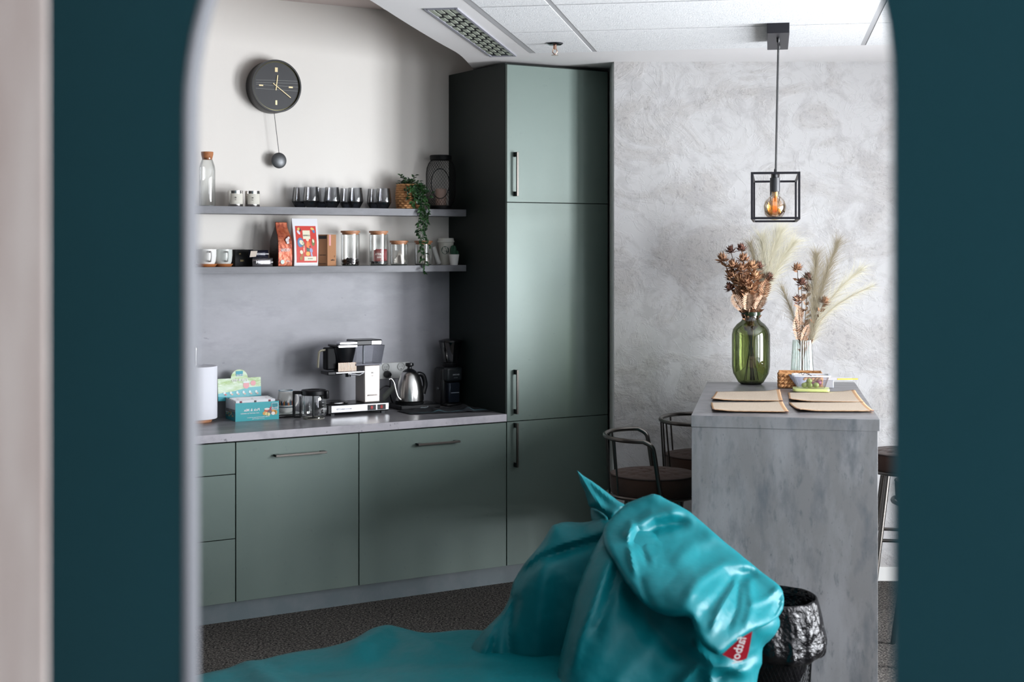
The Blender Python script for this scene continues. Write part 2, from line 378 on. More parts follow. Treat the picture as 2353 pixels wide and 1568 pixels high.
# ================================================================ kitchen units
def kthing(name, label, cat, s, t, z, group=None): return thing(name, label, cat, KP(s, t, z), KA, group)
ZC, ZT = 0.815, 0.852
def handle(parent, x, z, L, vertical, name='handle'):
    m = MB()
    if vertical:
        m.box(x - .005, x + .005, -.052, -.043, z - L / 2, z + L / 2)
        for q in (z - L / 2 + .012, z + L / 2 - .012): m.box(x - .005, x + .005, -.044, -.0185, q - .012, q + .012, 1)
    else:
        m.box(x - L / 2, x + L / 2, -.052, -.043, z - .005, z + .005)
        for q in (x - L / 2 + .012, x + L / 2 - .012): m.box(q - .012, q + .012, -.044, -.0185, z - .005, z + .005, 1)
    return m.build(name, [metal_dk, black_m], parent, bev=.001)
def unit(name, label, s0, s1, z0, z1, fronts, group=None):
    """fronts: (name, z0, z1, handle) handle = None | ('v', x, z, L) | ('h', x, z, L)"""
    t = kthing(name, label, 'kitchen cabinet', s0, 0, 0, group); W = s1 - s0
    MB().box(0.0, W, 0.0, .585, z0, z1).build('carcass', carc_m, t)
    for (n, a, b, h) in fronts:
        d = MB().box(.0018, W - .0018, -.019, -.0005, a + .0018, b - .0018).build(n, green_m, t, bev=.0008)
        if h: handle(d, h[1], h[2], h[3], h[0] == 'v')
    return t
KT = .0
unit('drawer_cabinet', 'green three-drawer base cabinet at the left end of the kitchen run', -2.02, -1.4155, .089, ZC - .002,
     [('drawer', .089, .376, ('h', .30, .32, .22)), ('drawer', .376, .667, ('h', .30, .62, .22)), ('drawer', .667, ZC - .004, ('h', .2, .738, .22))])
unit('base_cabinet', 'green base cabinet under the tea box and glass coffee pot', -1.4145, -.8095, .089, ZC - .002,
     [('door', .089, ZC - .004, ('h', .3045, .738, .25))])
unit('base_cabinet', 'wide green base cabinet under the coffee machine, beside the tall cupboard', -.8085, -.0015, .089, ZC - .002,
     [('door', .089, ZC - .004, ('h', .413, .738, .23))])
tc_ = kthing('tall_cupboard', 'tall dark green kitchen cupboard reaching almost to the ceiling', 'cupboard', 0, 0, 0)
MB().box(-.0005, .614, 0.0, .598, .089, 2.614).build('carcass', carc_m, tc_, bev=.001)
for (a, b, hz) in [(.089, .8126, .695), (.8126, 1.914, .962), (1.914, 2.607, 2.055)]:
    d = MB().box(.0018, .612, -.019, -.0005, a + .0018, b - .0018).build('door', green_m, tc_, bev=.0008)
    handle(d, .045, hz, .222, True)
o = MB().box(-2.02, .612, .006, .02, 0, .0885).build('plinth', plinth_m, loc=KP(0, 0, 0), rz=KA)
tag(o, 'grey-green plinth board running along the floor under the kitchen units', 'plinth')
o = MB().box(-2.02, -.0015, -.022, .588, ZC, ZT).build('countertop', [conc_top], loc=KP(0, 0, 0), rz=KA, bev=.0015)
o.data.materials.append(mk('countertop_edge', S(176, 172, 178), .5, var=[(8, S(150, 147, 154), .45, .65), (30, S(120, 118, 124), .64, .7)]))
for p in o.data.polygons:
    if p.normal.y < -.9: p.material_index = 1
tag(o, 'grey concrete-look kitchen worktop with pale front edge under the coffee things', 'countertop')
o = MB().box(-2.3, -.0015, .589, .5995, ZT, 1.560).build('backsplash', conc_h, loc=KP(0, 0, 0), rz=KA)
tag(o, 'grey concrete-look splashback panel between worktop and lower shelf', 'splashback')
ZS1, ZS2 = 1.886, 1.594
for (z0, z1, lab) in [(1.850, ZS1, 'upper dark grey wall shelf holding smoked glasses and trailing plant'), (1.561, ZS2, 'lower dark grey wall shelf holding coffee bags and lidded jars')]:
    o = MB().box(-2.3, -.0015, .40, .5985, z0, z1).build('wall_shelf', shelf_m, loc=KP(0, 0, 0), rz=KA, bev=.0008)
    tag(o, lab, 'shelf')

# ================================================================ bar counter
ZI = 1.037
BC = [Vector((.696, 5.527, 0)), Vector((1.397, 5.400, 0)), Vector((1.655, 6.87, 0)), Vector((.944, 6.878, 0))]
bar = thing('bar_counter', 'grey concrete-look breakfast bar with flowers and placemats on top', 'bar counter', BC[0])
lp = [(p.x - BC[0].x, p.y - BC[0].y) for p in BC]
tp = MB().prism(lp, ZI - .045, ZI).build('top', [conc_v, conc_top], bar, bev=.0012)
for p in tp.data.polygons:
    if p.normal.z > .9: p.material_index = 1
e1 = Vector((lp[1][0], lp[1][1], 0)); ea = atan2(e1.y, e1.x); el = e1.length
MB().box(.002, el - .008, .002, .04, 0, ZI - .0455, M=Matrix.Rotation(ea, 4, 'Z')).build('end_panel', conc_v, bar, bev=.0008)
e3 = Vector((lp[3][0], lp[3][1], 0)); MR = Matrix.Translation(e3) @ Matrix.Rotation(atan2(lp[2][1] - lp[3][1], lp[2][0] - lp[3][0]), 4, 'Z')
MB().box(.004, .70, -.042, -.004, 0, ZI - .0455, M=MR).build('end_panel', conc_v, bar)
MB().box(.34, .38, .045, 1.28, .3, ZI - .0455, M=Matrix.Rotation(ea, 4, 'Z') @ Matrix.Shear('XY', 4, (0, 0))).build('spine_panel', conc_v, bar)

# ================================================================ room divider with the arched opening, pale post
dl = Vector((-.3696, 1.6, 0)); dr = Vector((.360, 1.345, 0)); dv = dr - dl; DW = dv.length; DA = atan2(dv.y, dv.x)
t = thing('divider_panel', 'dark teal felt divider with an arched opening close to the viewer', 'room divider', dl, DA)
R_ = DW / 2; zs = 1.848
hole = [(0, .02)] + [(R_ - R_ * cos(pi * i / 40), zs + R_ * sin(pi * i / 40)) for i in range(41)] + [(DW, .02)]
def panel(y0, y1, mi_front=0):
    L0, R0, T0 = -.30, DW + .55, 2.45
    vs = []; fs = []
    # strips between opening outline and the outer rectangle
    outer = [(L0, .02)] + [(L0 + (R0 - L0) * (i / 40), T0) if 0 < i < 40 else ((L0, zs) if i == 0 else (R0, zs)) for i in range(41)] + [(R0, .02)]
    n = len(hole)
    for y in (y0, y1):
        for (x, z) in hole: vs.append((x, y, z))
        for (x, z) in outer: vs.append((x, y, z))
    for i in range(n - 1):
        fs.append((i, i + 1, n + i + 1, n + i)); fs.append((2 * n + i, 3 * n + i, 3 * n + i + 1, 2 * n + i + 1))
        fs.append((n + i, n + i + 1, 3 * n + i + 1, 3 * n + i))
    m = MB(); m.add(vs, fs)
    # corners above the straight part
    for (x0, x1, i) in ((L0, None, 1), (R0, None, 2)): pass
    return m
pm = panel(0.0, .031); pm.build('felt_board', teal_p, t)
rv = MB(); n = len(hole)
rv.add([(x, y, z) for y in (-.0005, .0315) for (x, z) in hole], [(i, i + 1, n + i + 1, n + i) for i in range(n - 1)])
for p in range(n): pass
lin = rv.build('edge_lining', edge_m, t)
so = lin.modifiers.new('thick', 'SOLIDIFY'); so.thickness = .0012; so.offset = 0
MB().box(-.30, 0, -.01, .045, 0, .02).build('foot_rail', navy_m, t); MB().box(DW, DW + .55, -.01, .045, 0, .02).build('foot_rail', navy_m, t)
xp = (110 - 1176.5) / F * 1.36
o = MB().box(-.26, 0, 0, .022, 0, 2.55).build('wooden_post', post_m, loc=(xp, 1.36, 0), rz=radians(19), bev=.003)
tag(o, 'pale bleached wooden post standing at the left edge before the teal divider', 'post')
# ================================================================ lettering
def word(parent, s, x, z, size, m, y=-.001, name='lettering', rz=0, mirror=True, sx=1.0, M=None, align='CENTER', shear=0):
    """writing as the photo shows it: reversed, standing on a face that looks towards -y"""
    c = bpy.data.curves.new(name, 'FONT'); c.body = s; c.size = size; c.align_x = align; c.align_y = 'CENTER'; c.resolution_u = 2; c.shear = shear
    c.offset = size * .012
    tmp = bpy.data.objects.new(name, c); COL.objects.link(tmp)
    bpy.context.view_layer.update()
    me = bpy.data.meshes.new_from_object(tmp.evaluated_get(bpy.context.evaluated_depsgraph_get()))
    bpy.data.objects.remove(tmp); bpy.data.curves.remove(c)
    me.name = name; me.materials.clear(); me.materials.append(m)
    me.transform(Matrix.Diagonal(((-1 if mirror else 1) * sx, 1, 1, 1))); me.transform(Matrix.Rotation(pi / 2, 4, 'X'))
    if rz: me.transform(Matrix.Rotation(rz, 4, 'Y'))
    me.transform(Matrix.Translation((x, y, z)))
    if M is not None: me.transform(M)
    o = bpy.data.objects.new(name, me); COL.objects.link(o); o.parent = parent; return o
black_ink = mk('black_ink', S(30, 28, 28), .6)
gold_ink = mk('gold_ink', S(190, 170, 110), .5)
ic = {}
def ink(r, g, b):
    k = (r, g, b)
    if k not in ic: ic[k] = mk('print_%d_%d_%d' % k, S(r, g, b), .5)
    return ic[k]

# ================================================================ wall clock with pendulum
s_ = KS(622, .6); d_ = KD(641, .515); zc = ZH(198, d_)
cl = kthing('pendulum_clock', 'round black wall clock with brass hands and a hanging pendulum', 'clock', s_, .6, zc)
R = 61 / F * d_ / 1.0
case = MB().lathe([(R * .97, 0), (R, .004), (R, .081), (R * .985, .085), (R * .93, .085), (R * .92, .073), (0, .073)], n=64, M=Matrix.Rotation(pi / 2, 4, 'X'))
case.build('case', mk('clock_case', S(24, 24, 26), .35), cl)
MB().lathe([(R * .905, 0), (R * .905, .0025), (0, .0025)], n=64, M=Matrix.Translation((0, -.073, 0)) @ Matrix.Rotation(pi / 2, 4, 'X')).build('dial', mk('clock_dial', S(38, 39, 42), .5), cl)
MB().shell([(R * .925, .076), (R * .90, .0765), (R * .90, .074)], n=64, M=Matrix.Rotation(pi / 2, 4, 'X')).build('rim_ring', mk('olive_rim', S(104, 100, 66), .3, .6), cl)
for (x, z, w_, h_) in [(0, .62, .055, .085), (0, -.62, .035, .085), (-.60, -.0, .08, .025), (.58, -.01, .08, .028)]:
    MB().box((x - w_) * R, (x + w_) * R, -.0775, -.076, (z - h_) * R, (z + h_) * R).build('hour_marker', brass_m, cl)
for i, zz in enumerate((.10, .19, .03, -.12)):
    e = .0012
    MB().add([(-.80 * R, -.0762, zz * R - e * .5), (.88 * R, -.0762, (zz + (.05 if i < 2 else -.02)) * R - e * .5), (.88 * R, -.0762, (zz + (.05 if i < 2 else -.02)) * R + e * .5), (-.80 * R, -.0762, zz * R + e * .5)], [(0, 1, 2, 3)]).build('dial_line', mk('dial_line', S(140, 142, 138), .5) if i == 0 else bpy.data.materials['dial_line'], cl)
def hand(ang, L, back, w_, y):
    m = MB().box(-w_, w_, -y - .0012, -y, -back, L, M=Matrix.Rotation(ang, 4, 'Y')); return m
hand(radians(7), .42 * R, .16 * R, .0022, .0785).build('hour_hand', brass_m, cl)
hand(radians(126), .70 * R, .17 * R, .0018, .0805).build('minute_hand', brass_m, cl)
d2 = KD(641, .553); zb = ZH(369, d2) - zc; xb = KS(641, .553) - s_
MB().tube([(.0, -.046, -R * .95), (xb, -.047, zb + .038)], .0014, 6).build('pendulum_rod', black_m, cl)
MB().lathe([(0, -.010), (.030, -.008), (.0395, -.001), (.0395, .001), (.030, .008), (.006, .0105), (0, .0105)], n=40, M=Matrix.Translation((xb, -.047, zb)) @ Matrix.Rotation(pi / 2, 4, 'X')).build('pendulum_bob', mk('bob_metal', S(96, 98, 100), .42, .7), cl)

# ================================================================ upper shelf
# carafe
t = kthing('glass_carafe', 'clear glass carafe with a cork stopper at the left end of the upper shelf', 'carafe', KS(476, .50), .50, ZS1)
MB().shell([(.036, .0), (.0385, .006), (.0385, .175), (.036, .195), (.027, .222), (.024, .228), (.025, .234)], n=40).build('glass_body', clear_g, t)
MB().lathe([(0, .0002), (.036, .0003), (.036, .004), (0, .004)]).build('glass_base', mk('glass_foot', S(170, 175, 178), .1), t)
MB().lathe([(.023, .226), (.029, .250), (.0295, .262), (.029, .264)], n=32).build('cork_stopper', cork_m, t, bev=.001)
# silver tins
t = kthing('candle_tin', 'small silver tin with cream label, left of the pair on the upper shelf', 'tin', KS(541, .49), .49, ZS1, 'silver tins on the upper shelf')
MB().lathe([(.0355, 0), (.036, .002), (.036, .078), (.034, .0785), (.033, .074), (0, .074)], n=40).build('tin_body', mk('tin_metal', S(215, 212, 208), .15, 1), t)
lb = MB(); nn = 16
lb.add([(.0363 * cos(a), .0363 * sin(a), z) for z in (.012, .064) for a in [radians(-150 + 115 * i / nn) for i in range(nn + 1)]], [(i, i + 1, nn + 2 + i, nn + 1 + i) for i in range(nn)])
lb.build('paper_label', mk('cream_label', S(206, 203, 192), .7), t)
word(t, 'o', -.012, .045, .016, black_ink, y=-.0372); word(t, 'ua', -.012, .034, .008, black_ink, y=-.0372)
dup(t, KP(KS(580, .49), .49, ZS1), label='small silver tin with cream label, right of the pair on the upper shelf')
# smoked glasses
gl = kthing('smoked_tumbler', 'x', 'drinking glass', 0, 0, 0, 'smoked glasses on the upper shelf')
fac = lambda a, z: 1 - .022 * (1 - abs(cos(a * 4)))
MB().shell([(.0245, .001), (.0425, .034), (.0415, .044)], n=32, fr=fac).shell([(.0415, .044), (.034, .104)], n=32).shell([(.034, .104), (.0325, .104), (.039, .046), (.038, .034)], n=32).build('bowl', smoke_g, gl)
MB().lathe([(0, .0005), (.0240, .0005), (.0418, .033), (.036, .030), (.0, .022)], n=32, fr=fac).build('solid_base', smoke_d, gl)
specs = [(715, .455, 'front smoked tumbler nearest the silver tins on the upper shelf'),
         (763, .455, 'second front smoked tumbler counted from the silver tins'),
         (816, .455, 'third front smoked tumbler counted from the silver tins'),
         (881, .455, 'front smoked tumbler nearest the plant basket on the upper shelf'),
         (690, .545, 'leftmost smoked tumbler, behind the front row on the upper shelf'),
         (739, .545, 'smoked tumbler at the back between the first two front tumblers'),
         (798, .545, 'smoked tumbler at the back left of the third front tumbler'),
         (861, .545, 'smoked tumbler at the back beside the one nearest the basket')]
for i, (px, tt, lab) in enumerate(specs):
    q = KP(KS(px, tt), tt, ZS1)
    if i == 0: gl.location = q; gl['label'] = lab
    else: dup(gl, q, KA + .3 * i, label=lab)
# plant basket
pb = kthing('trailing_plant', 'trailing leafy plant in a woven basket on the upper shelf', 'potted plant', KS(938, .485), .485, ZS1)
bk = MB()
for j in range(11):
    z = .006 + j * .0118; rr = .060 - .006 * ((j - 5) / 5.5) ** 2
    pts = [((rr + .0022 * sin(a * 14 + j * pi)) * cos(a), (rr + .0022 * sin(a * 14 + j * pi)) * sin(a), z) for a in [2 * pi * k / 56 for k in range(56)]]
    bk.tube(pts, .0064, 6, closed=True)
bk.lathe([(.05, .002), (.054, .12), (0, .119)])
bk.build('basket', wick_m, pb)
MB().cyl((0, 0, .121), .05, .004).build('soil', mk('soil', S(30, 22, 18), .95), pb)
vine = MB(); fol = MB(); rnd = random.Random(11)
def leaf(m, p, d, nrm, L, W):
    d = Vector(d).normalized(); s = d.cross(Vector(nrm)); s = s.normalized() if s.length > 1e-4 else Vector((1, 0, 0)); u = s.cross(d)
    p = Vector(p)
    vs = [p, p + d * L * .35 + s * W * .5 + u * W * .12, p + d * L * .35, p + d * L * .35 - s * W * .5 + u * W * .12,
          p + d * L * .7 + s * W * .34 + u * W * .05, p + d * L * .7, p + d * L * .7 - s * W * .34 + u * W * .05, p + d * L - u * W * .15]
    m.add(vs, [(0, 2, 1), (0, 3, 2), (1, 2, 5, 4), (2, 3, 6, 5), (4, 5, 7), (5, 6, 7)])
def strand(pts, step=.013, L=.027, r=.0011):
    sp = smooth_path(pts, 8); vine.tube(sp, r, 5); acc = 0; k = 0
    for i in range(1, len(sp)):
        acc += (sp[i] - sp[i - 1]).length
        if acc > step:
            acc = 0; k += 1; a = rnd.uniform(0, 2 * pi)
            tdir = (sp[i] - sp[i - 1]).normalized()
            dr = Vector((cos(a), sin(a) - .5, rnd.uniform(-.7, .35))) + tdir * .5
            leaf(fol, sp[i], dr, (rnd.uniform(-.5, .5), -.8, rnd.uniform(.2, 1)), L * rnd.uniform(.7, 1.2), L * .55 * rnd.uniform(.8, 1.1))
sc_ = 1 / 450.
# sprays rising above the basket
for k in range(13):
    a = rnd.uniform(0, 2 * pi); q = rnd.uniform(.01, .05); hh = rnd.uniform(.02, .06)
    b0 = Vector((q * cos(a) * .5, q * sin(a) * .5, .12)); ex = rnd.uniform(.01, .04)
    strand([b0, b0 + Vector((cos(a) * ex * .5, sin(a) * ex * .5, hh * .7)), b0 + Vector((cos(a) * ex, sin(a) * ex, hh))], .009, .024)
# a mat of leaves on the rim and over the front
for k in range(120):
    a = rnd.uniform(-pi, 0); z = .125 - abs(rnd.gauss(0, .055)); x = rnd.gauss(.018, .032)
    yy = -sqrt(max(.0001, .067 ** 2 - min(abs(x), .066) ** 2)) - rnd.uniform(0, .012)
    leaf(fol, (x, yy, z), (rnd.uniform(-1, 1), rnd.uniform(-.6, .1), rnd.uniform(-1, .3)), (rnd.uniform(-.4, .4), -1, rnd.uniform(0, .8)), rnd.uniform(.018, .030), rnd.uniform(.010, .016))
for k in range(40):
    a = rnd.uniform(0, 2 * pi); q = rnd.uniform(.01, .06)
    leaf(fol, (q * cos(a), q * sin(a), .125 + rnd.uniform(0, .02)), (cos(a), sin(a), rnd.uniform(-.2, .8)), (0, -.5, 1), rnd.uniform(.018, .028), .013)
# hanging vines
for (x0, xe, ze, wob) in [(.035, .040, -.335, .012), (.045, .055, -.20, .016), (.028, .020, -.225, .014), (.020, .012, -.14, .01), (.05, .065, -.10, .012), (-.02, -.035, .01, .01), (.0, -.02, .03, .01), (.055, .085, .08, .01), (.03, .030, -.29, .012), (.04, .046, -.10, .01)]:
    pts = [(x0 * .5, -.03, .125), (x0, -.068, .118), (x0 + rnd.uniform(-.01, .01), -.082 - rnd.uniform(0, .02), .06)]
    n_ = max(2, int((.06 - ze) / .05))
    for i in range(1, n_ + 1):
        f = i / n_; pts.append((x0 + (xe - x0) * f + rnd.uniform(-wob, wob), -.09 - rnd.uniform(0, .022), .06 + (ze - .06) * f))
    strand(pts, .0095, .027)
fol.build('foliage', leaf_m, pb, smooth=False); vine.build('vine_stems', stem_g, pb)
# lantern
lx = KS(1013, .50)
ln = kthing('wire_lantern', 'black wire mesh lantern at the right end of the upper shelf', 'lantern', lx, .50, ZS1)
lprof = [(.055, .018), (.068, .040), (.076, .070), (.078, .10), (.078, .19), (.074, .222), (.064, .246), (.052, .262)]
def lr(z):
    for (r0, z0), (r1, z1) in zip(lprof, lprof[1:]):
        if z0 <= z <= z1: return r0 + (r1 - r0) * (z - z0) / (z1 - z0)
    return lprof[-1][0]
va = atan2(-1, 0) - KA   # direction of the viewer in the lantern's own frame
def in_oval(a, z):
    da = (a - va + pi) % (2 * pi) - pi
    return (da * .078 / .050) ** 2 + ((z - .135) / .078) ** 2 < 1
wm = MB(); NW = 30
for sgn in (1, -1):
    for k in range(NW):
        seg = []
        for i in range(61):
            z = .018 + (.262 - .018) * i / 60; a = 2 * pi * k / NW + sgn * 2.4 * i / 60
            if in_oval(a, z):
                if len(seg) > 1: wm.tube(seg, .00075, 3, caps=False)
                seg = []
            else: seg.append((lr(z) * cos(a), lr(z) * sin(a), z))
        if len(seg) > 1: wm.tube(seg, .00075, 3, caps=False)
wm.build('wire_mesh', blackmat, ln)
hp = [(lr(.135 + .078 * sin(b)) * cos(va + .050 / .078 * cos(b)), lr(.135 + .078 * sin(b)) * sin(va + .050 / .078 * cos(b)), .135 + .078 * sin(b)) for b in [2 * pi * i / 40 for i in range(40)]]
MB().tube(hp, .0022, 6, closed=True).build('oval_hoop', blackmat, ln)
MB().lathe([(.0, .0), (.056, .0), (.058, .004), (.058, .020), (.052, .022), (0, .022)], n=40).build('base_tray', blackmat, ln)
MB().lathe([(.052, .262), (.058, .264), (.059, .284), (.055, .288), (.048, .288), (.046, .268)], n=40).build('top_collar', blackmat, ln)
o = MB().lathe([(0, 0), (.0285, 0), (.029, .003), (.029, .085), (.025, .089), (.0, .087)], n=32).tube([(0, 0, .087), (.001, 0, .098)], .0009, 5).build('pillar_candle', mk('candle_wax', S(178, 152, 140), .6), loc=KP(lx, .50, ZS1 + .0222))
tag(o, 'beige pillar candle standing inside the black wire lantern', 'candle')

# ================================================================ lower shelf
def lidjar(px, r, h, label, grp='lidded glass jars on the lower shelf', tt=.49):
    t = kthing('lidded_jar', label, 'jar', KS(px, tt), tt, ZS2, grp)
    MB().shell([(r * .86, 0.0006), (r * .98, .006), (r, .016), (r, h - .016)], n=40).build('glass_body', clear_g, t)
    MB().lathe([(0, .001), (r * .84, .001), (r * .9, .005), (0, .007)], n=32).build('thick_base', glassy('jar_base', (.62, .70, .68, 1), .12) if 'jar_base' not in bpy.data.materials else bpy.data.materials['jar_base'], t)
    MB().lathe([(0, h - .020), (r * .86, h - .020), (r * .9, h - .011), (r * 1.03, h - .010), (r * 1.04, h - .001), (r * 1.0, h), (0, h)], n=40).build('wooden_lid', lidwood, t)
    return t
q = 1 / F * 7.2
j1 = lidjar(805, .0475, .178, 'tall glass jar with bamboo lid holding coffee beans, beside the cardboard box')
j2 = lidjar(870, .0475, .178, 'tall glass jar with bamboo lid holding red and brown sachets')
j3 = lidjar(917, .0465, .128, 'short glass jar with bamboo lid holding tea bags, left of the vine')
j4 = lidjar(973, .0465, .128, 'short glass jar with bamboo lid partly hidden by the hanging vine')
rnd = random.Random(5)
bean = MB()
for k in range(330):
    a = rnd.uniform(0, 2 * pi); r = .040 * sqrt(rnd.random()); z = .010 + rnd.random() * .022 + .006 * sin(a * 2)
    M = Matrix.Translation((r * cos(a), r * sin(a), z)) @ Matrix.Rotation(rnd.uniform(0, 3), 4, Vector((rnd.random(), rnd.random(), rnd.random() + .01)).normalized())
    bean.ball((0, 0, 0), .0042, 6, M=M, sc=(1.25, .9, .65))
o = bean.build('coffee_beans', mk('roast_beans', S(40, 24, 20), .4), loc=j1.location, rz=KA); tag(o, 'dark roasted coffee beans filling the bottom of the jar', 'coffee beans', kind='stuff')
bean2 = MB()
for k in range(160):
    a = rnd.uniform(0, 2 * pi); r = .040 * sqrt(rnd.random())
    bean2.ball((r * cos(a), r * sin(a), .010 + rnd.random() * .010), .004, 6, sc=(1.2, .9, .7))
o = bean2.build('dark_granules', mk('dark_granules', S(30, 26, 30), .4), loc=j2.location, rz=KA); tag(o, 'dark layer lying under the sachets in the tall jar', 'granules', kind='stuff')
def packet(name, W, H, D, mats, label, cat, loc, rz, tilt=0, grp=None, words=(), mi=0):
    t = thing(name, label, cat, loc, rz, grp)
    m = MB(); nx, nz = 8, 8; vs = []
    for side in (-1, 1):
        for j in range(nz + 1):
            for i in range(nx + 1):
                u = i / nx * 2 - 1; v = j / nz * 2 - 1
                b = (max(0, 1 - u ** 4) * max(0, 1 - v ** 4)) ** .6
                vs.append((u * W / 2, side * (.0003 + D / 2 * b), (v + 1) * H / 2))
    n1 = (nx + 1) * (nz + 1)
    for s in (0, 1):
        fs = []
        for j in range(nz):
            for i in range(nx):
                a = s * n1 + j * (nx + 1) + i; f = (a, a + 1, a + nx + 2, a + nx + 1); fs.append(f if s == 0 else f[::-1])
        m.add(vs if s == 0 else [], [tuple(x - (0 if s == 0 else len(vs)) for x in f) for f in fs])
    bd = [i for i in range(nx + 1)] + [(j + 1) * (nx + 1) - 1 for j in range(1, nz + 1)] + [nz * (nx + 1) + i for i in range(nx - 1, -1, -1)] + [j * (nx + 1) for j in range(nz - 1, 0, -1)]
    o0 = 0
    m.f += [(bd[i], bd[(i + 1) % len(bd)], bd[(i + 1) % len(bd)] + n1, bd[i] + n1) for i in range(len(bd))]; m.m += [0] * len(bd)
    m.build('wrapper', mats, t, ang=60)
    t.rotation_euler = (tilt, 0, rz)
    for (s, x, z, sz, im) in words: word(t, s, x, z, sz, im, y=-D / 2 - .0012)
    return t
sm = [ink(136, 34, 30), ink(120, 62, 44)]
packet('sachet', .062, .058, .008, ink(112, 40, 32), 'dark red sachet with white lettering standing in the tall jar', 'sachet', j2.location + Vector((.004, -.026, .022)), KA + .15, .0, 'sachets in the tall jar',
       [('BARISTA', 0, .036, .014, ink(225, 215, 205)), ('COFFEE', 0, .020, .009, ink(225, 215, 205))])
packet('sachet', .060, .060, .008, ink(150, 36, 40), 'brighter red sachet standing behind the lettered one in the jar', 'sachet', j2.location + Vector((.014, .0, .024)), KA - .2, .0, 'sachets in the tall jar')
packet('sachet', .056, .056, .008, ink(108, 66, 50), 'brown sachet at the back of the tall jar', 'sachet', j2.location + Vector((.004, .024, .021)), KA + .1, .0, 'sachets in the tall jar')
tb = ink(205, 196, 186)
def teabag(j, dx, dy, dz, rot, label):
    t = MB(); a = .024
    t.add([(-a, -.012, 0), (a, -.012, 0), (0, .022, .003), (.003, .002, .056)], [(0, 1, 3), (1, 2, 3), (2, 0, 3), (0, 2, 1)])
    o = t.build('tea_bag', tb, loc=j.location + Vector((dx, dy, .012 + dz)), smooth=False, bev=.0015); o.rotation_euler = rot
    tag(o, label, 'tea bag', 'pyramid tea bags in the short jars')
teabag(j3, -.014, -.008, 0, (.1, .25, KA), 'pyramid tea bag leaning at the left in the first short jar')
teabag(j3, .016, -.010, 0, (0, -.3, KA + .6), 'pyramid tea bag at the front right in the first short jar')
teabag(j3, .002, .016, .026, (.2, .1, 2), 'topmost pyramid tea bag in the first short jar')
teabag(j4, -.012, -.008, 0, (.1, .3, KA), 'pyramid tea bag at the left in the vine-covered short jar')
teabag(j4, .014, -.004, 0, (0, -.3, KA + .7), 'pyramid tea bag at the right in the vine-covered short jar')
teabag(j4, .004, .012, .027, (.1, .2, 1.5), 'topmost pyramid tea bag in the vine-covered short jar')
# mugs on wooden coasters
def mug(px, tt, r, h, label, clabel, body):
    s0 = KS(px, tt)
    o = MB().lathe([(0, 0), (r * .86, 0), (r * 1.06, .0125), (r * 1.06, .014), (0, .014)], n=40).build('wooden_coaster', mk('coaster_wood', S(176, 108, 60), .6) if 'coaster_wood' not in bpy.data.materials else bpy.data.materials['coaster_wood'], loc=KP(s0, tt, ZS2))
    tag(o, clabel, 'coaster', 'wooden coasters under the mugs')
    t = kthing('mug', label, 'mug', s0, tt, ZS2 + .0142, 'mugs on the lower shelf')
    MB().lathe([(0, .0), (r * .82, 0), (r * .93, .012), (r, .04), (r, h), (r - .003, h + .0005), (r - .004, h - .002), (r - .005, .03), (0, .006)], n=40).build('body', body, t)
    MB().tube(smooth_path([(.0, -r + .003, h * .82), (.002, -r - .020, h * .80), (.002, -r - .026, h * .5), (.001, -r - .018, h * .22), (0, -r + .004, h * .18)], 5), .0045, 8).build('handle', body, t)
    return t
gm = mk('grey_glaze', S(200, 204, 200), .2)
mug(474, .475, .048, .071, 'white mug on a wooden coaster at the left end of the lower shelf', 'wooden coaster under the leftmost mug', white_m)
mug(513, .50, .044, .070, 'greyish mug on a wooden coaster beside the black packs', 'wooden coaster under the mug beside the black packs', gm)
# black coffee packs
def sbox(name, label, cat, s0, s1, t0, t1, z0, z1, mats, grp=None, bev=.0012):
    t = kthing(name, label, cat, (s0 + s1) / 2, t0, z0, grp); W = s1 - s0
    MB().box(-W / 2, W / 2, 0, t1 - t0, 0, z1 - z0).build('carton', mats, t, bev=bev); return t
t = sbox('black_carton', 'small black carton with gold numbers between the mugs and foil packs', 'box', KS(540, .50), KS(582, .50), .50, .58, ZS2, ZS2 + .083, blackmat)
word(t, '100', -.01, .028, .014, gold_ink); word(t, '86', -.022, .062, .010, gold_ink)
foil = mk('silver_foil', S(196, 192, 196), .25, .9, bump=(40, .3, 3, .004)); nfoil = mk('dark_foil', S(26, 27, 44), .25, .3, bump=(40, .3, 3, .004))
s1, s2 = KS(583, .43), KS(626, .43)
t = packet('coffee_pack', .104, .042, .04, foil, 'silver foil coffee pack lying below the dark one on the lower shelf', 'coffee pack', KP((s1 + s2) / 2, .437, ZS2), KA, 0, 'foil coffee packs', [('MOCCAMASTER', .012, .021, .0092, white_ink), ('M', -.034, .022, .02, white_ink)])
t = packet('coffee_pack', .100, .038, .04, nfoil, 'dark foil coffee pack lying on top of the silver one', 'coffee pack', KP((s1 + s2) / 2 - .022, .437, ZS2 + .0425), KA, 0, 'foil coffee packs', [('MOCCAMASTER', .012, .019, .0092, white_ink)])
MB().add([(-.052, -.0215, .004), (-.020, -.0215, .006), (-.012, -.0215, .034), (-.046, -.0215, .034)], [(0, 1, 2, 3)]).build('pack_badge', ink(186, 172, 158), t)
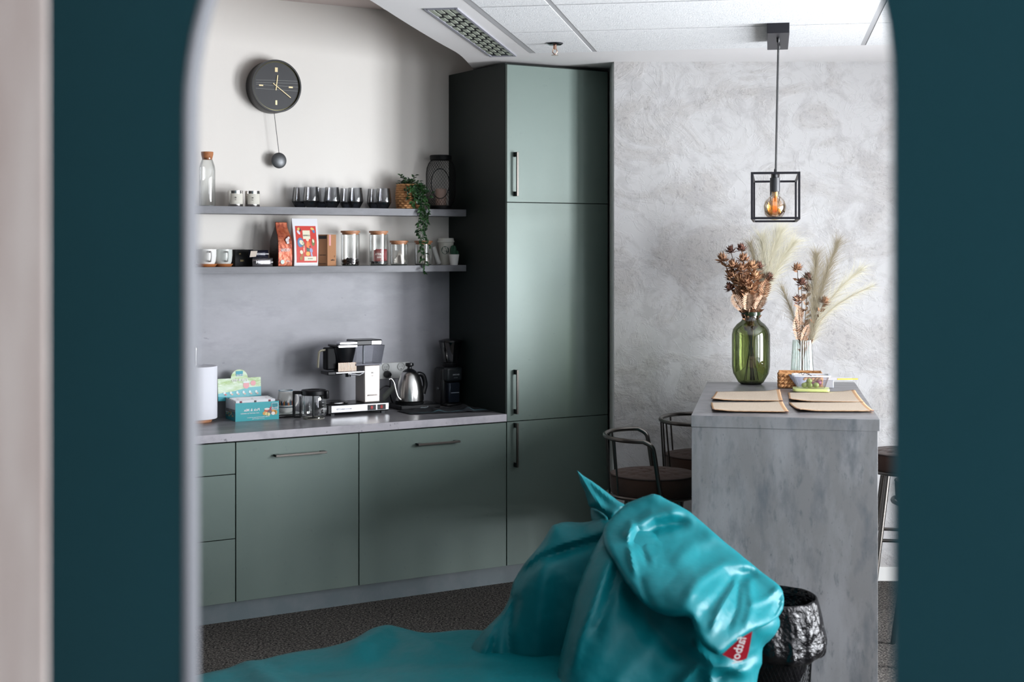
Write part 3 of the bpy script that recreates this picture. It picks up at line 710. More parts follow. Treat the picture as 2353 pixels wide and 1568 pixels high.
# brown coffee bag
def bag(name, label, cat, s0, s1, t0, dep, h, mats, ang, fold=.82, grp=None, neck=.62):
    W = s1 - s0; t = kthing(name, label, cat, (s0 + s1) / 2, t0 + dep / 2, ZS2, grp); t.rotation_euler = (0, 0, KA + ang)
    m = MB(); vs = []; lev = [(0, 1, 1), (.02, 1.02, 1.04), (.35, 1.03, 1.08), (.58, 1, 1), (.70, .94, .74), (.82, .88, .34), (.90, .84, .14), (1.0, .84, .08)]
    for (f, a, b) in lev:
        x = W / 2 * a; y = dep / 2 * b
        vs += [(-x, -y, f * h), (x, -y, f * h), (x, y, f * h), (-x, y, f * h)]
    n = len(lev)
    for j in range(n - 1):
        for k in range(4):
            k2 = (k + 1) % 4
            m.add([], [(j * 4 + k - 0, j * 4 + k2, j * 4 + 4 + k2, j * 4 + 4 + k)], 1 if k == 3 else 0)
    m.v = [Vector(p) for p in vs]; m.f.append((3, 2, 1, 0)); m.m.append(0); m.f.append(tuple((n - 1) * 4 + k for k in range(4))); m.m.append(0)
    m.build('pouch', mats, t, bev=.003, ang=50); return t
cop = mk('copper_foil', S(170, 84, 56), .3, .35, bump=(30, .5, 4, .006), var=[(16, S(204, 128, 92), .5, .66), (24, S(118, 44, 34), .5, .62)])
cop_shade = mk('copper_foil_shaded', S(46, 24, 22), .35, .2, bump=(30, .5, 4, .006))  # darker copy for the pouch's left side, its shade put into the colour
sa, sb = KS(630, .46), KS(670, .46)
t = bag('coffee_bag', 'copper brown coffee bag with round badge, left of the red bag', 'coffee bag', sa - .004, sb - .012, .43, .07, .218, [cop, cop_shade], .24)
word(t, 'VERONA', 0, .080, .022, ink(228, 220, 216), y=-.040, sx=.62)
MB().lathe([(0, 0), (.011, 0), (.011, .0006), (0, .0006)], n=24, M=Matrix.Translation((-.018, -.0385, .022)) @ Matrix.Rotation(pi / 2, 4, 'X')).build('round_badge', ink(196, 214, 204), t)
word(t, 'coffee', .014, .026, .010, ink(228, 220, 216), y=-.040); 
for (x, z, r) in ((.008, .13, .010), (.012, .118, .008), (.016, .14, .007)):
    MB().lathe([(0, 0), (r, 0), (r, .0006), (0, .0006)], n=10, M=Matrix.Translation((x, -.0405, z)) @ Matrix.Rotation(pi / 2, 4, 'X')).build('printed_blossom', ink(206, 196, 196), t)
# white bag with red print
sa, sb = KS(674, .45), KS(731, .45); W = sb - sa
t = kthing('coffee_bag', 'white coffee bag with a large red illustrated label', 'coffee bag', (sa + sb) / 2, .47, ZS2)
m = MB(); vs = []; lv = [(0, 1, .030), (.15, 1, .034), (.5, .99, .028), (.8, 1.01, .012), (.97, 1.04, .003), (1, 1.04, .002)]
for (f, a, b) in lv: vs += [(-W / 2 * a, -b, f * .238), (W / 2 * a * (.92 if f < .5 else 1), -b, f * .238), (W / 2 * a * (.92 if f < .5 else 1), b, f * .238), (-W / 2 * a, b, f * .238)]
m.v = [Vector(p) for p in vs]; n = len(lv)
for j in range(n - 1):
    for k in range(4): m.f.append((j * 4 + k, j * 4 + (k + 1) % 4, j * 4 + 4 + (k + 1) % 4, j * 4 + 4 + k)); m.m.append(0)
m.f += [(3, 2, 1, 0), tuple((n - 1) * 4 + k for k in range(4))]; m.m += [0, 0]
m.build('pouch', ink(226, 226, 230), t, bev=.0015, ang=40)
def yb(z): 
    f = z / .238
    for (f0, a0, b0), (f1, a1, b1) in zip(lv, lv[1:]):
        if f0 <= f <= f1: return -(b0 + (b1 - b0) * (f - f0) / (f1 - f0))
    return -.003
art = MB(); amat = []
def am(c):
    if c not in amat: amat.append(c)
    return amat.index(c)
LW = W * .86; nz = 12
for j in range(nz):
    z0 = .018 + j * .182 / nz; z1 = .018 + (j + 1) * .182 / nz
    art.add([(-LW / 2 + .003, yb(z0) - .0008, z0), (LW / 2 - .001, yb(z0) - .0008, z0), (LW / 2 - .001, yb(z1) - .0008, z1), (-LW / 2 + .003, yb(z1) - .0008, z1)], [(0, 1, 2, 3)], am((206, 50, 36)))
def blob(x, z, rx, rz_, c, lift=.0012, n=14, rot=0):
    vs = []
    for k in range(n):
        a = 2 * pi * k / n; dx = rx * cos(a) * cos(rot) - rz_ * sin(a) * sin(rot); dz = rx * cos(a) * sin(rot) + rz_ * sin(a) * cos(rot)
        vs.append((x + dx, yb(z + dz) - lift - .0004, z + dz))
    art.add(vs, [tuple(range(n))], am(c))
def rect(x0, x1, z0, z1, c, lift=.002):
    k = 4
    for j in range(k):
        a = z0 + (z1 - z0) * j / k; b = z0 + (z1 - z0) * (j + 1) / k
        art.add([(x0, yb(a) - lift, a), (x1, yb(a) - lift, a), (x1, yb(b) - lift, b), (x0, yb(b) - lift, b)], [(0, 1, 2, 3)], am(c))
for (x, z, a, b, c, r) in [(-.036, .185, .008, .008, (224, 190, 110), 0), (-.030, .182, .005, .010, (50, 34, 50), .3), (.036, .186, .010, .006, (224, 190, 110), -.4), (.042, .175, .006, .011, (80, 130, 180), .4),
        (-.038, .168, .006, .012, (220, 220, 230), .6), (-.032, .118, .016, .024, (86, 128, 170), 0), (-.026, .118, .010, .014, (226, 222, 196), .7), (-.016, .108, .006, .016, (110, 120, 70), .1),
        (.036, .118, .008, .018, (110, 120, 60), 0), (.036, .126, .005, .010, (226, 222, 196), .2), (.006, .132, .008, .008, (232, 214, 190), 0), (.008, .108, .010, .018, (232, 120, 50), 0),
        (-.028, .070, .008, .010, (226, 222, 196), .3), (-.024, .056, .007, .014, (170, 96, 40), 0), (-.014, .085, .004, .018, (240, 170, 150), 0), (.006, .062, .011, .011, (236, 176, 84), 0), (.008, .082, .009, .010, (70, 100, 80), .3),
        (.024, .078, .008, .012, (150, 160, 200), .2), (.026, .056, .004, .014, (170, 176, 210), .2), (-.030, .040, .008, .010, (160, 120, 50), 0), (.004, .092, .004, .005, (60, 30, 40), 0), (.018, .098, .004, .004, (60, 30, 40), 0)]:
    blob(x, z, a, b, c, lift=.0014 + .0001 * z, rot=r)
rect(-.017, .022, .135, .178, (232, 226, 200)); rect(-.014, .050, .027, .048, (226, 222, 200)); 
art.build('printed_label', [ink(*c) for c in amat], t, smooth=False)
word(t, 'COFFEE', .0025, .152, .0105, black_ink, y=yb(.15) - .0026); word(t, 'natural', .018, .038, .009, ink(120, 120, 110), y=yb(.038) - .0026)
# cardboard box
sa, sb = KS(738, .44), KS(778, .44)
t = kthing('cardboard_box', 'tall kraft cardboard box with pink strip, between the red bag and a jar', 'box', (sa + sb) / 2 - .0, .475, ZS2); t.rotation_euler = (0, 0, KA + .42)
hw = .032
MB().box(-hw, hw, -hw, hw, 0, .158).build('carton', mk('kraft_board', S(170, 122, 86), .8), t, bev=.0012)
MB().box(-hw - .0006, -hw, -hw * .8, hw * .8, .136, .152).build('black_window', black_ink, t)
MB().box(-.020, -.008, -hw - .0006, -hw, .102, .157).build('pink_strip', ink(222, 160, 160), t)
word(t, 'coffee', .006, .03, .012, black_ink, y=-hw - .001); word(t, 'T', .018, .046, .014, black_ink, y=-hw - .001)
word(t, 'whole bean', 0, .055, .009, black_ink, y=-hw - .001, M=Matrix.Rotation(-pi / 2, 4, 'Z')); word(t, 'roastery street', 0, .012, .008, black_ink, y=-hw - .001, M=Matrix.Rotation(-pi / 2, 4, 'Z'))
# leaning paper sleeve, paper cup, cactus
s0 = KS(1008, .48)
o = MB().lathe([(.011, 0), (.0135, .002), (.0135, .098), (.010, .1)], n=20).build('paper_sleeve', ink(176, 176, 172), loc=KP(s0 + .012, .50, ZS2 + .004)); o.rotation_euler = (0, -.36, KA)
tag(o, 'pale rolled paper sleeve leaning between the jar and the paper cup', 'paper roll')
t = kthing('paper_cup', 'white takeaway cup with green round emblem at the right end of the lower shelf', 'cup', KS(1025, .515), .515, ZS2)
cupm = mk('cup_paper', S(214, 212, 202), .7)
MB().lathe([(0, 0), (.029, 0), (.0295, .002), (.041, .120), (.041, .122)], n=40).build('body', cupm, t)
MB().lathe([(.042, .119), (.0445, .121), (.0445, .127), (.042, .129), (.041, .139), (.039, .142), (.034, .142), (.033, .139), (0, .139)], n=40).build('plastic_lid', mk('lid_plastic', S(222, 220, 212), .4), t)
va2 = -pi / 2 - KA
em = MB(); nn = 28
def cup_pt(u, v, e): 
    z = .078 + v; r = .0295 + .0115 * z / .12 + e; a = va2 - .10 + u / r; return (r * cos(a), r * sin(a), z)
em.add([cup_pt(.021 * cos(2 * pi * k / nn), .021 * sin(2 * pi * k / nn), .0007) for k in range(nn)], [tuple(range(nn))], 0)
def cpoly(pts, mi, e=.0013): em.add([cup_pt(x, y, e) for x, y in pts], [tuple(range(len(pts)))], mi)
cpoly([(-.004, -.013), (.004, -.013), (.0055, .0), (.0045, .008), (0, .011), (-.0045, .008), (-.0055, 0)], 1)
cpoly([(-.004, .012), (-.0055, .017), (-.002, .0145), (0, .0185), (.002, .0145), (.0055, .017), (.004, .012)], 1)
for s in (1, -1):
    cpoly([(s * .008, -.015), (s * .0115, -.004), (s * .011, .006), (s * .0135, .006), (s * .0145, -.005), (s * .011, -.015)], 1)
    cpoly([(s * .007, -.004), (s * .009, .004), (s * .008, .010), (s * .0095, .010), (s * .0105, .003), (s * .009, -.006)], 1)
for yy in (-.009, -.005, -.001): cpoly([(-.0035, yy), (.0035, yy), (.0035, yy + .0012), (-.0035, yy + .0012)], 0, .0018)
em.build('round_emblem', [ink(22, 72, 58), ink(222, 220, 210)], t, smooth=False)
t = kthing('potted_cactus', 'small green cactus in a white pot at the right end of the lower shelf', 'cactus', KS(1043, .425), .425, ZS2)
MB().lathe([(0, 0), (.0195, 0), (.021, .003), (.0275, .052), (.0280, .056), (.0255, .056), (.0245, .050), (0, .049)], n=36).build('pot', white_m, t)
cac = mk('cactus_green', S(28, 74, 52), .6, bump=(120, .5, 2, .003))
rib = lambda a, z: 1 + .10 * cos(a * 9)
MB().lathe([(.010, .048), (.015, .065), (.0155, .085), (.011, .100), (0, .105)], c=(-.004, 0, 0), n=54, fr=rib).build('cactus_column', cac, t)
MB().lathe([(.006, .048), (.009, .058), (.009, .068), (.006, .075), (0, .077)], c=(.015, -.004, 0), n=36, fr=rib).build('cactus_offset', cac, t)
# ================================================================ on the worktop
def cs(px, t): return KS(px, t)
# paper towel
t = kthing('paper_towel_holder', 'steel rod holder with wooden foot carrying the paper towel roll', 'holder', KS(449, .47), .47, ZT)
MB().lathe([(0, 0), (.075, 0), (.078, .004), (.078, .014), (.074, .017), (0, .017)], n=48).build('wooden_foot', lidwood, t)
MB().lathe([(.007, .017), (.007, .338), (.0085, .34), (.0085, .356), (.006, .362), (0, .363)], n=20).build('rod', steel_m, t)
o = MB().lathe([(.022, .0), (.101, 0), (.103, .003), (.103, .247), (.101, .25), (.022, .25), (.022, .0)], n=56).build('paper_towel_roll', mk('towel_paper', S(226, 227, 234), .95, bump=(120, .1, 2, .002)), loc=KP(KS(449, .47), .47, ZT + .0175))
tag(o, 'thick white paper towel roll on its holder at the left end of the worktop', 'paper towel')
# tea display box
s0, s1 = KS(541, .37), KS(641, .37); W = s1 - s0; Dp = .14
t = kthing('tea_box', 'turquoise cardboard display box of assorted tea bags with a raised back panel', 'tea box', (s0 + s1) / 2, .37, ZT)
tq = mk('turquoise_print', S(22, 158, 166), .4); tqd = mk('turquoise_dark', S(10, 112, 122), .5)
hf = .088
m = MB(); th = .0018
m.box(-W / 2, W / 2, 0, th, 0, hf, 0).box(-W / 2, W / 2, Dp - th, Dp, 0, .10, 1).box(-W / 2, W / 2, th, Dp - th, 0, th, 1)
for x in (-W / 2, W / 2 - th):
    vs = [(x, th, 0), (x, Dp - th, 0), (x, Dp - th, .105), (x, th, hf), (x + th, th, 0), (x + th, Dp - th, 0), (x + th, Dp - th, .105), (x + th, th, hf)]
    m.add(vs, [(0, 1, 2, 3), (7, 6, 5, 4), (0, 4, 5, 1), (3, 2, 6, 7), (0, 3, 7, 4), (1, 5, 6, 2)], 2)
m.build('tray', [tq, tqd, ink(168, 172, 176)], t)
# side print of the tray
sp = MB(); sp.add([(-W / 2 - .0006, .004, .002), (-W / 2 - .0006, Dp - .004, .002), (-W / 2 - .0006, Dp - .004, .034), (-W / 2 - .0006, .06, .040), (-W / 2 - .0006, .004, .046)], [(0, 1, 2, 3, 4)], 0)
rq = random.Random(3)
for k in range(7):
    y = .012 + k * .018; z = .040 - .0 * k
    sp.box(-W / 2 - .0014, -W / 2 - .0006, y, y + .009, z, z + .016, 1)
for k in range(26): 
    y = rq.uniform(.01, .12); z = rq.uniform(.016, .04)
    sp.box(-W / 2 - .0014, -W / 2 - .0006, y, y + .007, z, z + .006, 2 + k % 3)
sp.build('side_print', [tqd, ink(40, 50, 50), ink(130, 40, 40), ink(190, 160, 90), ink(150, 170, 120)], t, smooth=False)
# raised back panel with half round top
bw = (KS(602, .50) - KS(503, .50)); x0 = KS(503, .50) - (s0 + s1) / 2; xc = x0 + bw / 2
def outl(cx, w, h, r, n=18): return [(cx - w / 2, 0), (cx + w / 2, 0), (cx + w / 2, h), (cx + r, h)] + [(cx + r * cos(pi * i / n), h + r * .98 * sin(pi * i / n)) for i in range(1, n)] + [(cx - r, h), (cx - w / 2, h)]
ol = outl(xc, bw, .108, .043)
Mb = Matrix.Translation((0, Dp + .001, .087)) @ Matrix.Rotation(-.06, 4, 'X') @ Matrix.Rotation(pi / 2, 4, 'X')
MB().prism(ol, -.002, 0, M=Mb).build('back_panel', mk('display_card', S(206, 224, 196), .4, var=[(12, S(168, 196, 128), .42, .62), (28, S(226, 236, 222), .5, .7)], stretch=(1, 1, 4)), t)
pr = MB(); e = .0006
pr.add([(p[0], p[1], e) for p in [(xc - bw / 2, 0), (xc + bw / 2, 0), (xc + bw / 2, .062), (xc + bw * .2, .060), (xc - bw * .1, .046), (xc - bw / 2, .036)]], [(0, 1, 2, 3, 4, 5)], 0, Mb)
pr.add([(p[0], p[1], e * 2) for p in [(xc - bw / 2, 0), (xc + bw / 2, 0), (xc + bw / 2, .020), (xc, .014), (xc - bw / 2, .022)]], [(0, 1, 2, 3, 4)], 1, Mb)
pr.add([(xc - .018, .118, e * 2), (xc + .018, .118, e * 2), (xc + .018, .142, e * 2), (xc - .018, .142, e * 2)], [(0, 1, 2, 3)], 2, Mb)
def disc(m, x, y, r, z, mi, M, ry=None, n=14): m.add([(x + r * cos(2 * pi * k / n), y + (ry or r) * sin(2 * pi * k / n), z) for k in range(n)], [tuple(range(n))], mi, M)
disc(pr, xc + .034, .072, .016, e * 2, 3, Mb, .018); disc(pr, xc + .070, .080, .014, e * 2, 3, Mb, .013); disc(pr, xc + .034, .086, .018, e * 3, 4, Mb, .004)
for k in range(6):
    x = xc - bw / 2 + .032 + k * (bw - .058) / 5; disc(pr, x, .038, .006, e * 4, 4, Mb, .007); disc(pr, x + .006, .030, .006, e * 5, 5 if k < 1 else 6, Mb, .004); disc(pr, x + .007, .030, .003, e * 6, 3, Mb, .002)
pr.build('panel_print', [ink(120, 192, 200), ink(24, 148, 160), ink(60, 160, 178), ink(232, 168, 172), ink(226, 236, 236), ink(190, 60, 60), ink(220, 200, 180)], t, smooth=False)
Mt = Matrix.Translation((0, Dp + .001, .087)) @ Matrix.Rotation(-.06, 4, 'X')
word(t, 'Pick & Mix', xc, .098, .019, white_ink, y=-.003, M=Mt, shear=.0); word(t, 'Dilmah', xc, .123, .012, white_ink, y=-.003, M=Mt)
# front print
word(t, 'Pick & Mix', -.028, .052, .0185, white_ink); word(t, 'your assorted tea selection', -.038, .037, .0085, white_ink); word(t, 'a variety of flavoured black teas and infusions', .005, .016, .0062, white_ink); word(t, 'luxury foil wrapped tea bags', .005, .009, .0055, white_ink)
fp = MB(); Mf = Matrix.Translation((0, -.0004, 0)) @ Matrix.Rotation(pi / 2, 4, 'X')
fx = W * .5
for (x, y, r, ry, mi) in [(fx - .062, .044, .014, .010, 0), (fx - .062, .053, .014, .005, 4), (fx - .038, .050, .013, .014, 1), (fx - .048, .036, .012, .011, 3), (fx - .028, .036, .014, .012, 2), (fx - .074, .032, .010, .009, 2), (fx - .064, .029, .008, .008, 5), (fx - .054, .027, .009, .008, 5), (fx - .030, .030, .010, .008, 4), (fx - .018, .034, .009, .011, 2)]:
    disc(fp, x, y, r, .0003 + .0002 * mi, mi, Mf, ry)
fp.add([(fx - .038, .050, .0014), (fx - .006, .050, .0014), (fx - .006, .080, .0014), (fx - .038, .080, .0014)], [(0, 1, 2, 3)], 6, Mf)
fp.build('front_print', [ink(196, 96, 70), ink(168, 60, 76), ink(214, 160, 84), ink(96, 90, 96), ink(230, 222, 214), ink(226, 214, 150), ink(26, 128, 138)], t, smooth=False)
word(t, 'Dilmah', fx - .022, .057, .0105, white_ink, y=-.003)
for (a, b, c, d) in [(-.039, -.005, .079, .0805), (-.039, -.005, .0485, .050), (-.039, -.0375, .0485, .0805), (-.0065, -.005, .0485, .0805)]:
    MB().box(fx + a, fx + b, -.0026, -.002, c, d).build('logo_border', white_ink, t)
# tea sachets standing in the tray
for r_, (yy, hh, x_) in enumerate([(.022, .098, .0), (.040, .099, .0), (.062, .101, -.01), (.086, .103, -.014), (.110, .104, -.018)]):
    o = MB().box(-W / 2 + .010, W / 2 - .010, 0, .010, .003, hh).build('tea_sachet_row', [paper_m], loc=t.location, rz=KA, bev=.002)
    o.location = t.matrix_basis @ Vector((0, 0, 0)) if False else KP((s0 + s1) / 2, .37 + yy, ZT)
    tag(o, ['front row of white tea envelopes in the turquoise box', 'second row of white tea envelopes in the turquoise box', 'middle row of white tea envelopes in the turquoise box', 'fourth row of white tea envelopes in the turquoise box', 'rear row of white tea envelopes by the raised back panel'][r_], 'tea bags', 'rows of tea envelopes')
    for k in range(3):
        x = -W / 2 + .035 + k * (W - .075) / 2 + .006 * (r_ % 2)
        MB().box(x - .006, x + .006, -.0006, 0, hh - .012, hh - .003).build('printed_emblem', ink(130, 40, 54) if k != 1 else ink(60, 60, 64), o)
# platform scale and the mug on it
sS = KS(668, .40)
t = kthing('kitchen_scale', 'flat kitchen scale with pale plate behind the glass coffee pot', 'scale', sS, .40, ZT)
MB().box(-.075, .075, 0, .15, .002, .014).build('scale_body', black_m, t, bev=.003)
MB().box(-.066, .066, .012, .128, .0142, .019).build('weighing_plate', mk('pale_plate', S(182, 188, 186), .3), t, bev=.002)
t = kthing('mug', 'white mug with a colourful skyline print standing on the scale', 'mug', sS + .004, .475, ZT + .0193)
MB().lathe([(0, 0), (.028, 0), (.038, .012), (.0425, .035), (.041, .070), (.036, .106), (.034, .107), (.032, .106), (.036, .07), (.036, .03), (0, .008)], n=44).build('body', white_m, t)
MB().shell([(.0362, .104), (.0355, .108), (.0330, .108)], n=44).build('blue_rim', ink(30, 130, 170), t)
MB().tube(smooth_path([(.036, 0, .085), (.058, 0, .082), (.062, 0, .05), (.05, 0, .028), (.038, 0, .026)], 6), .0045, 8).build('handle', white_m, t)
sk = MB(); rq = random.Random(9)
def mr_(z): 
    return .0425 - abs(z - .035) * .035 + .0009
for k in range(24):
    a = va2 - 1.3 + k * .105; h = rq.uniform(.008, .024); c = k % 5
    pts = [(mr_(z) * cos(b), mr_(z) * sin(b), z) for (b, z) in [(a, .036), (a + .09, .036), (a + .09, .036 + h), (a + .045, .040 + h * 1.2), (a, .036 + h)]]
    sk.add(pts, [tuple(range(5))], c)
for k in range(20):
    a = va2 - 1.2 + k * .12
    sk.add([(mr_(z) * cos(b), mr_(z) * sin(b), z) for (b, z) in [(a, .024), (a + .09, .024 + .003 * (k % 2)), (a + .09, .030), (a, .030)]], [(0, 1, 2, 3)], 4)
sk.build('skyline_print', [ink(20, 90, 110), ink(170, 60, 50), ink(200, 150, 60), ink(30, 60, 90), ink(30, 70, 90)], t, smooth=False)
# glass coffee pot
cx = KS(721, .30); r = .0625
t = kthing('coffee_pot', 'glass coffee pot with black lid and handle between tea box and coffee machine', 'coffee pot', cx, .30, ZT)
MB().shell([(r * .70, .0012), (r * .82, .004), (r * .80, .010), (r * .96, .018), (r, .032), (r, .100), (r * .95, .114), (r * .93, .118)], n=56).build('glass_body', clear_g, t)
MB().lathe([(r * .84, 0), (r * .86, .003), (r * .80, .006), (r * .78, .003), (r * .84, 0)], n=56).build('glass_foot', mk('pot_foot', S(160, 156, 146), .1, .3), t)
MB().lathe([(r * .6, .116), (r * .95, .116), (r * 1.0, .120), (r * 1.0, .136), (r * .94, .141), (r * .5, .143), (r * .45, .139), (0, .139)], n=56).build('lid', black_m, t)
MB().box(-.022, .022, -.012, .012, .1, .14, M=Matrix.Rotation(va2 + 1.25, 4, 'Z') @ Matrix.Translation((r * .9, 0, -.001))).build('spout_block', black_m, t, bev=.003)
MB().tube([(-.006, -.008, .139), (-.006, -.008, .004)], .005, 10).build('mixing_tube', black_m, t)
ha = va2 - 1.45
Mh = Matrix.Rotation(ha, 4, 'Z')
hm = MB(); hm.box(r * .9, r + .040, -.011, .011, .120, .136, M=Mh).box(r + .026, r + .040, -.011, .011, .010, .124, M=Mh).box(r * .98, r + .034, -.011, .011, .005, .016, M=Mh)
hm.build('handle', black_m, t, bev=.004)
MB().box(r + .0005, r + .006, -.014, .014, .012, .11, M=Mh).build('handle_strip', black_m, t, bev=.002)
word(t, 'CUPS', .030, .05, .012, white_ink, y=-r * .87); 
for k in range(5): MB().box(.018, .030, -r * .94, -r * .935, .026 + .014 * k, .0268 + .014 * k).build('level_mark', white_ink, t)

# coffee machine
s0, s1 = KS(753, .33), KS(893, .33); W = s1 - s0
t = kthing('coffee_machine', 'silver filter coffee machine with black brew basket and clear water tank', 'coffee machine', s0, .33, ZT)
zf = .012
MB().box(0, W, 0, .17, zf, .056).build('base', [black_m], t, bev=.004)
MB().box(.018, W - .001, -.0035, .0005, zf + .006, .052).build('front_strip', alu_m, t, bev=.0012)
for x in (.022, W - .035):
    for y in (.01, .145): MB().box(x, x + .018, y, y + .016, 0, zf).build('foot', mk('rubber', S(60, 62, 66), .6) if 'rubber' not in bpy.data.materials else bpy.data.materials['rubber'], t)
word(t, 'MOCCAMASTER', .085, .033, .0115, ink(150, 150, 158), y=-.0042)
for x in (W - .118, W - .064):
    sw = MB().box(x, x + .046, -.0055, -.003, .020, .046).build('switch', black_m, t, bev=.001)
    MB().box(x + .016, x + .028, -.0068, -.005, .026, .041).build('red_lamp', mk('red_lens', S(170, 22, 26), .3) if 'red_lens' not in bpy.data.materials else bpy.data.materials['red_lens'], sw)
MB().lathe([(0, .056), (.062, .056), (.064, .058), (.064, .062), (.058, .066), (0, .064)], c=(.075, .082, 0), n=48).build('hot_plate', mk('hotplate', S(20, 21, 24), .12), t)
MB().shell([(.0645, .058), (.0655, .060), (.0645, .063)], c=(.075, .082, 0), n=48).build('plate_ring', chrome_m, t)
tx = W - .130
MB().box(tx, tx + .088, .010, .120, .056, .244).build('tower', mk('tower_aluminium', S(214, 206, 200), .42, .75), t, bev=.006, seg=3)
word(t, '(TECHNIVORM)', tx + .044, .093, .010, ink(110, 96, 94), y=.0088, sx=.8); word(t, 'M', tx + .044, .205, .016, ink(196, 190, 186), y=.0088); word(t, 'KBG', tx + .044, .190, .007, ink(196, 190, 186), y=.0088)
# tank
tk = MB(); 
def frus(m, x0, x1, y0, y1, z0, X0, X1, Y0, Y1, z1, mi=0, caps=True):
    vs = [(x0, y0, z0), (x1, y0, z0), (x1, y1, z0), (x0, y1, z0), (X0, Y0, z1), (X1, Y0, z1), (X1, Y1, z1), (X0, Y1, z1)]
    fs = [(0, 1, 5, 4), (1, 2, 6, 5), (2, 3, 7, 6), (3, 0, 4, 7)]
    if caps: fs += [(3, 2, 1, 0), (4, 5, 6, 7)]
    m.add(vs, fs, mi)
frus(tk, tx - .046, tx + .092, .004, .118, .247, tx - .046, tx + .108, -.004, .128, .344, caps=False)
tk.build('water_tank', tank_g, t, bev=.002)
MB().box(tx - .048, tx + .096, .003, .120, .2445, .252).build('tank_floor', mk('tank_floor', S(130, 130, 140), .2), t, bev=.002)
MB().tube([(tx + .02, .06, .252), (tx + .02, .06, .342)], .006, 12).build('inner_tube', mk('inner_tube', S(190, 192, 196), .2), t)
MB().box(tx - .048, tx + .094, -.002, .124, .3445, .372).build('tank_lid', black_m, t, bev=.005)
MB().box(tx + .034, tx + .088, -.0045, -.001, .348, .367).build('lid_badge', alu_m, t, bev=.001)
for k in range(5): word(t, str(10 - 2 * k), tx + .066, .330 - .016 * k, .006, ink(80, 80, 84), y=-.0035 + .0007 * k)
# brew basket on its arm
bx = tx - .094; by = .062
MB().lathe([(.024, .236), (.040, .240), (.050, .262), (.062, .31), (.066, .338), (.062, .339), (.056, .30), (.0, .25)], c=(bx, by, 0), n=48).build('brew_basket', black_m, t)
MB().box(bx - .098, bx - .045, by - .028, by + .028, .226, .338).build('basket_back', blackmat, t, bev=.008)
MB().box(bx - .060, bx + .055, by - .062, by + .050, .339, .352).build('basket_lid', black_m, t, bev=.004)
MB().box(bx - .046, bx + .052, by - .066, by - .020, .352, .366).build('lid_grip', alu_m, t, bev=.003)
MB().box(bx - .052, bx + .050, by - .067, by - .062, .338, .350).build('lid_trim', alu_m, t, bev=.001)
hk = MB().tube(smooth_path([(bx - .088, by - .01, .325), (bx - .125, by - .01, .322), (bx - .134, by - .01, .300), (bx - .138, by - .01, .240)], 5), .0055, 8).build('hook_handle', mk('hook_metal', S(176, 170, 150), .3, .8), t)
rib_ = MB()
for k in range(15):
    x = bx - .046 + k * .0066; rib_.box(x, x + .0042, by - .052, by - .047, .219, .262)
rib_.build('ribbed_collar', mk('warm_ribs', S(186, 164, 148), .3, .7), t)
MB().lathe([(0, .219), (.046, .219), (.046, .25), (0, .25)], c=(bx, by, 0), n=32).build('basket_foot', mk('smoky_plastic', S(36, 34, 36), .2), t)
MB().box(bx - .060, tx + .012, by - .050, by + .050, .206, .218).build('basket_arm', alu_m, t, bev=.004)
MB().box(bx - .10, bx - .02, by - .045, by + .045, .202, .220).build('arm_plate', black_m, t, bev=.004)
MB().tube([(bx + .01, by - .04, .204), (bx + .07, by - .045, .196), (bx + .10, by - .045, .208)], .004, 8).build('drip_lever', chrome_m, t)
MB().cyl((bx + .02, by - .02, .188), .014, .018, 20).build('drip_nozzle', black_m, t)
# sockets on the splashback
zq = ZH(852, KD(900, .585)) ; sa, sb = KS(858, .585), KS(941, .585); px2m = (sb - sa) / 83
t = kthing('socket_strip', 'white wall socket strip behind the coffee machine and kettle', 'socket', sa, .589, zq)
Wt = sb - sa; hz = 18.5 / F * KD(900, .585)
MB().box(-.05, Wt, -.010, 0, -hz, hz).build('plate', mk('socket_white', S(214, 216, 214), .35), t, bev=.003)
for i, px in enumerate((887, 922)):
    x = KS(px, .575) - sa
    s_o = MB().lathe([(.021, 0), (.0215, .003), (.019, .005), (.018, .001), (0, .0005)], n=36, M=Matrix.Translation((x, -.010, .020)) @ Matrix.Rotation(pi / 2, 4, 'X')).build('outlet', mk('socket_white_inner', S(198, 200, 198), .4) if i == 0 else bpy.data.materials['socket_white_inner'], t)
    for dx in (-.007, .007): MB().lathe([(0, 0), (.0016, 0), (.0016, .0008), (0, .0008)], n=10, M=Matrix.Translation((x + dx, -.0112, .021)) @ Matrix.Rotation(pi / 2, 4, 'X')).build('pin_hole', dark_ring, s_o)
    MB().box(x - .004, x + .004, -.0125, -.0112, .006, .009).build('earth_pin', chrome_m, s_o)
# plug with cable
xp_ = KS(892, .56); d_ = KD(892, .56); zp = ZH(861, d_)
t = kthing('plug', 'black plug in the white wall socket with its cable hanging behind the kettle', 'plug', xp_, .577, zp)
MB().lathe([(.0, 0), (.019, 0), (.019, .018), (.012, .034), (0, .034)], n=28, M=Matrix.Rotation(pi / 2, 4, 'X')).build('plug_body', black_m, t)
MB().tube(smooth_path([(0, -.030, 0), (-.002, -.045, -.02), (0, -.040, -.10), (.02, -.035, -.15), (.06, -.03, zp * 0 - (zp - ZT) + .004)], 6), .0034, 8).build('cable', black_m, t)
MB().tube(smooth_path([(-.004, -.044, -.06), (-.04, -.05, -.058), (-.075, -.045, -.09), (-.09, -.03, -.14), (-.08, -.02, -(zp - ZT) + .004)], 6), .003, 8).build('cable', black_m, t)
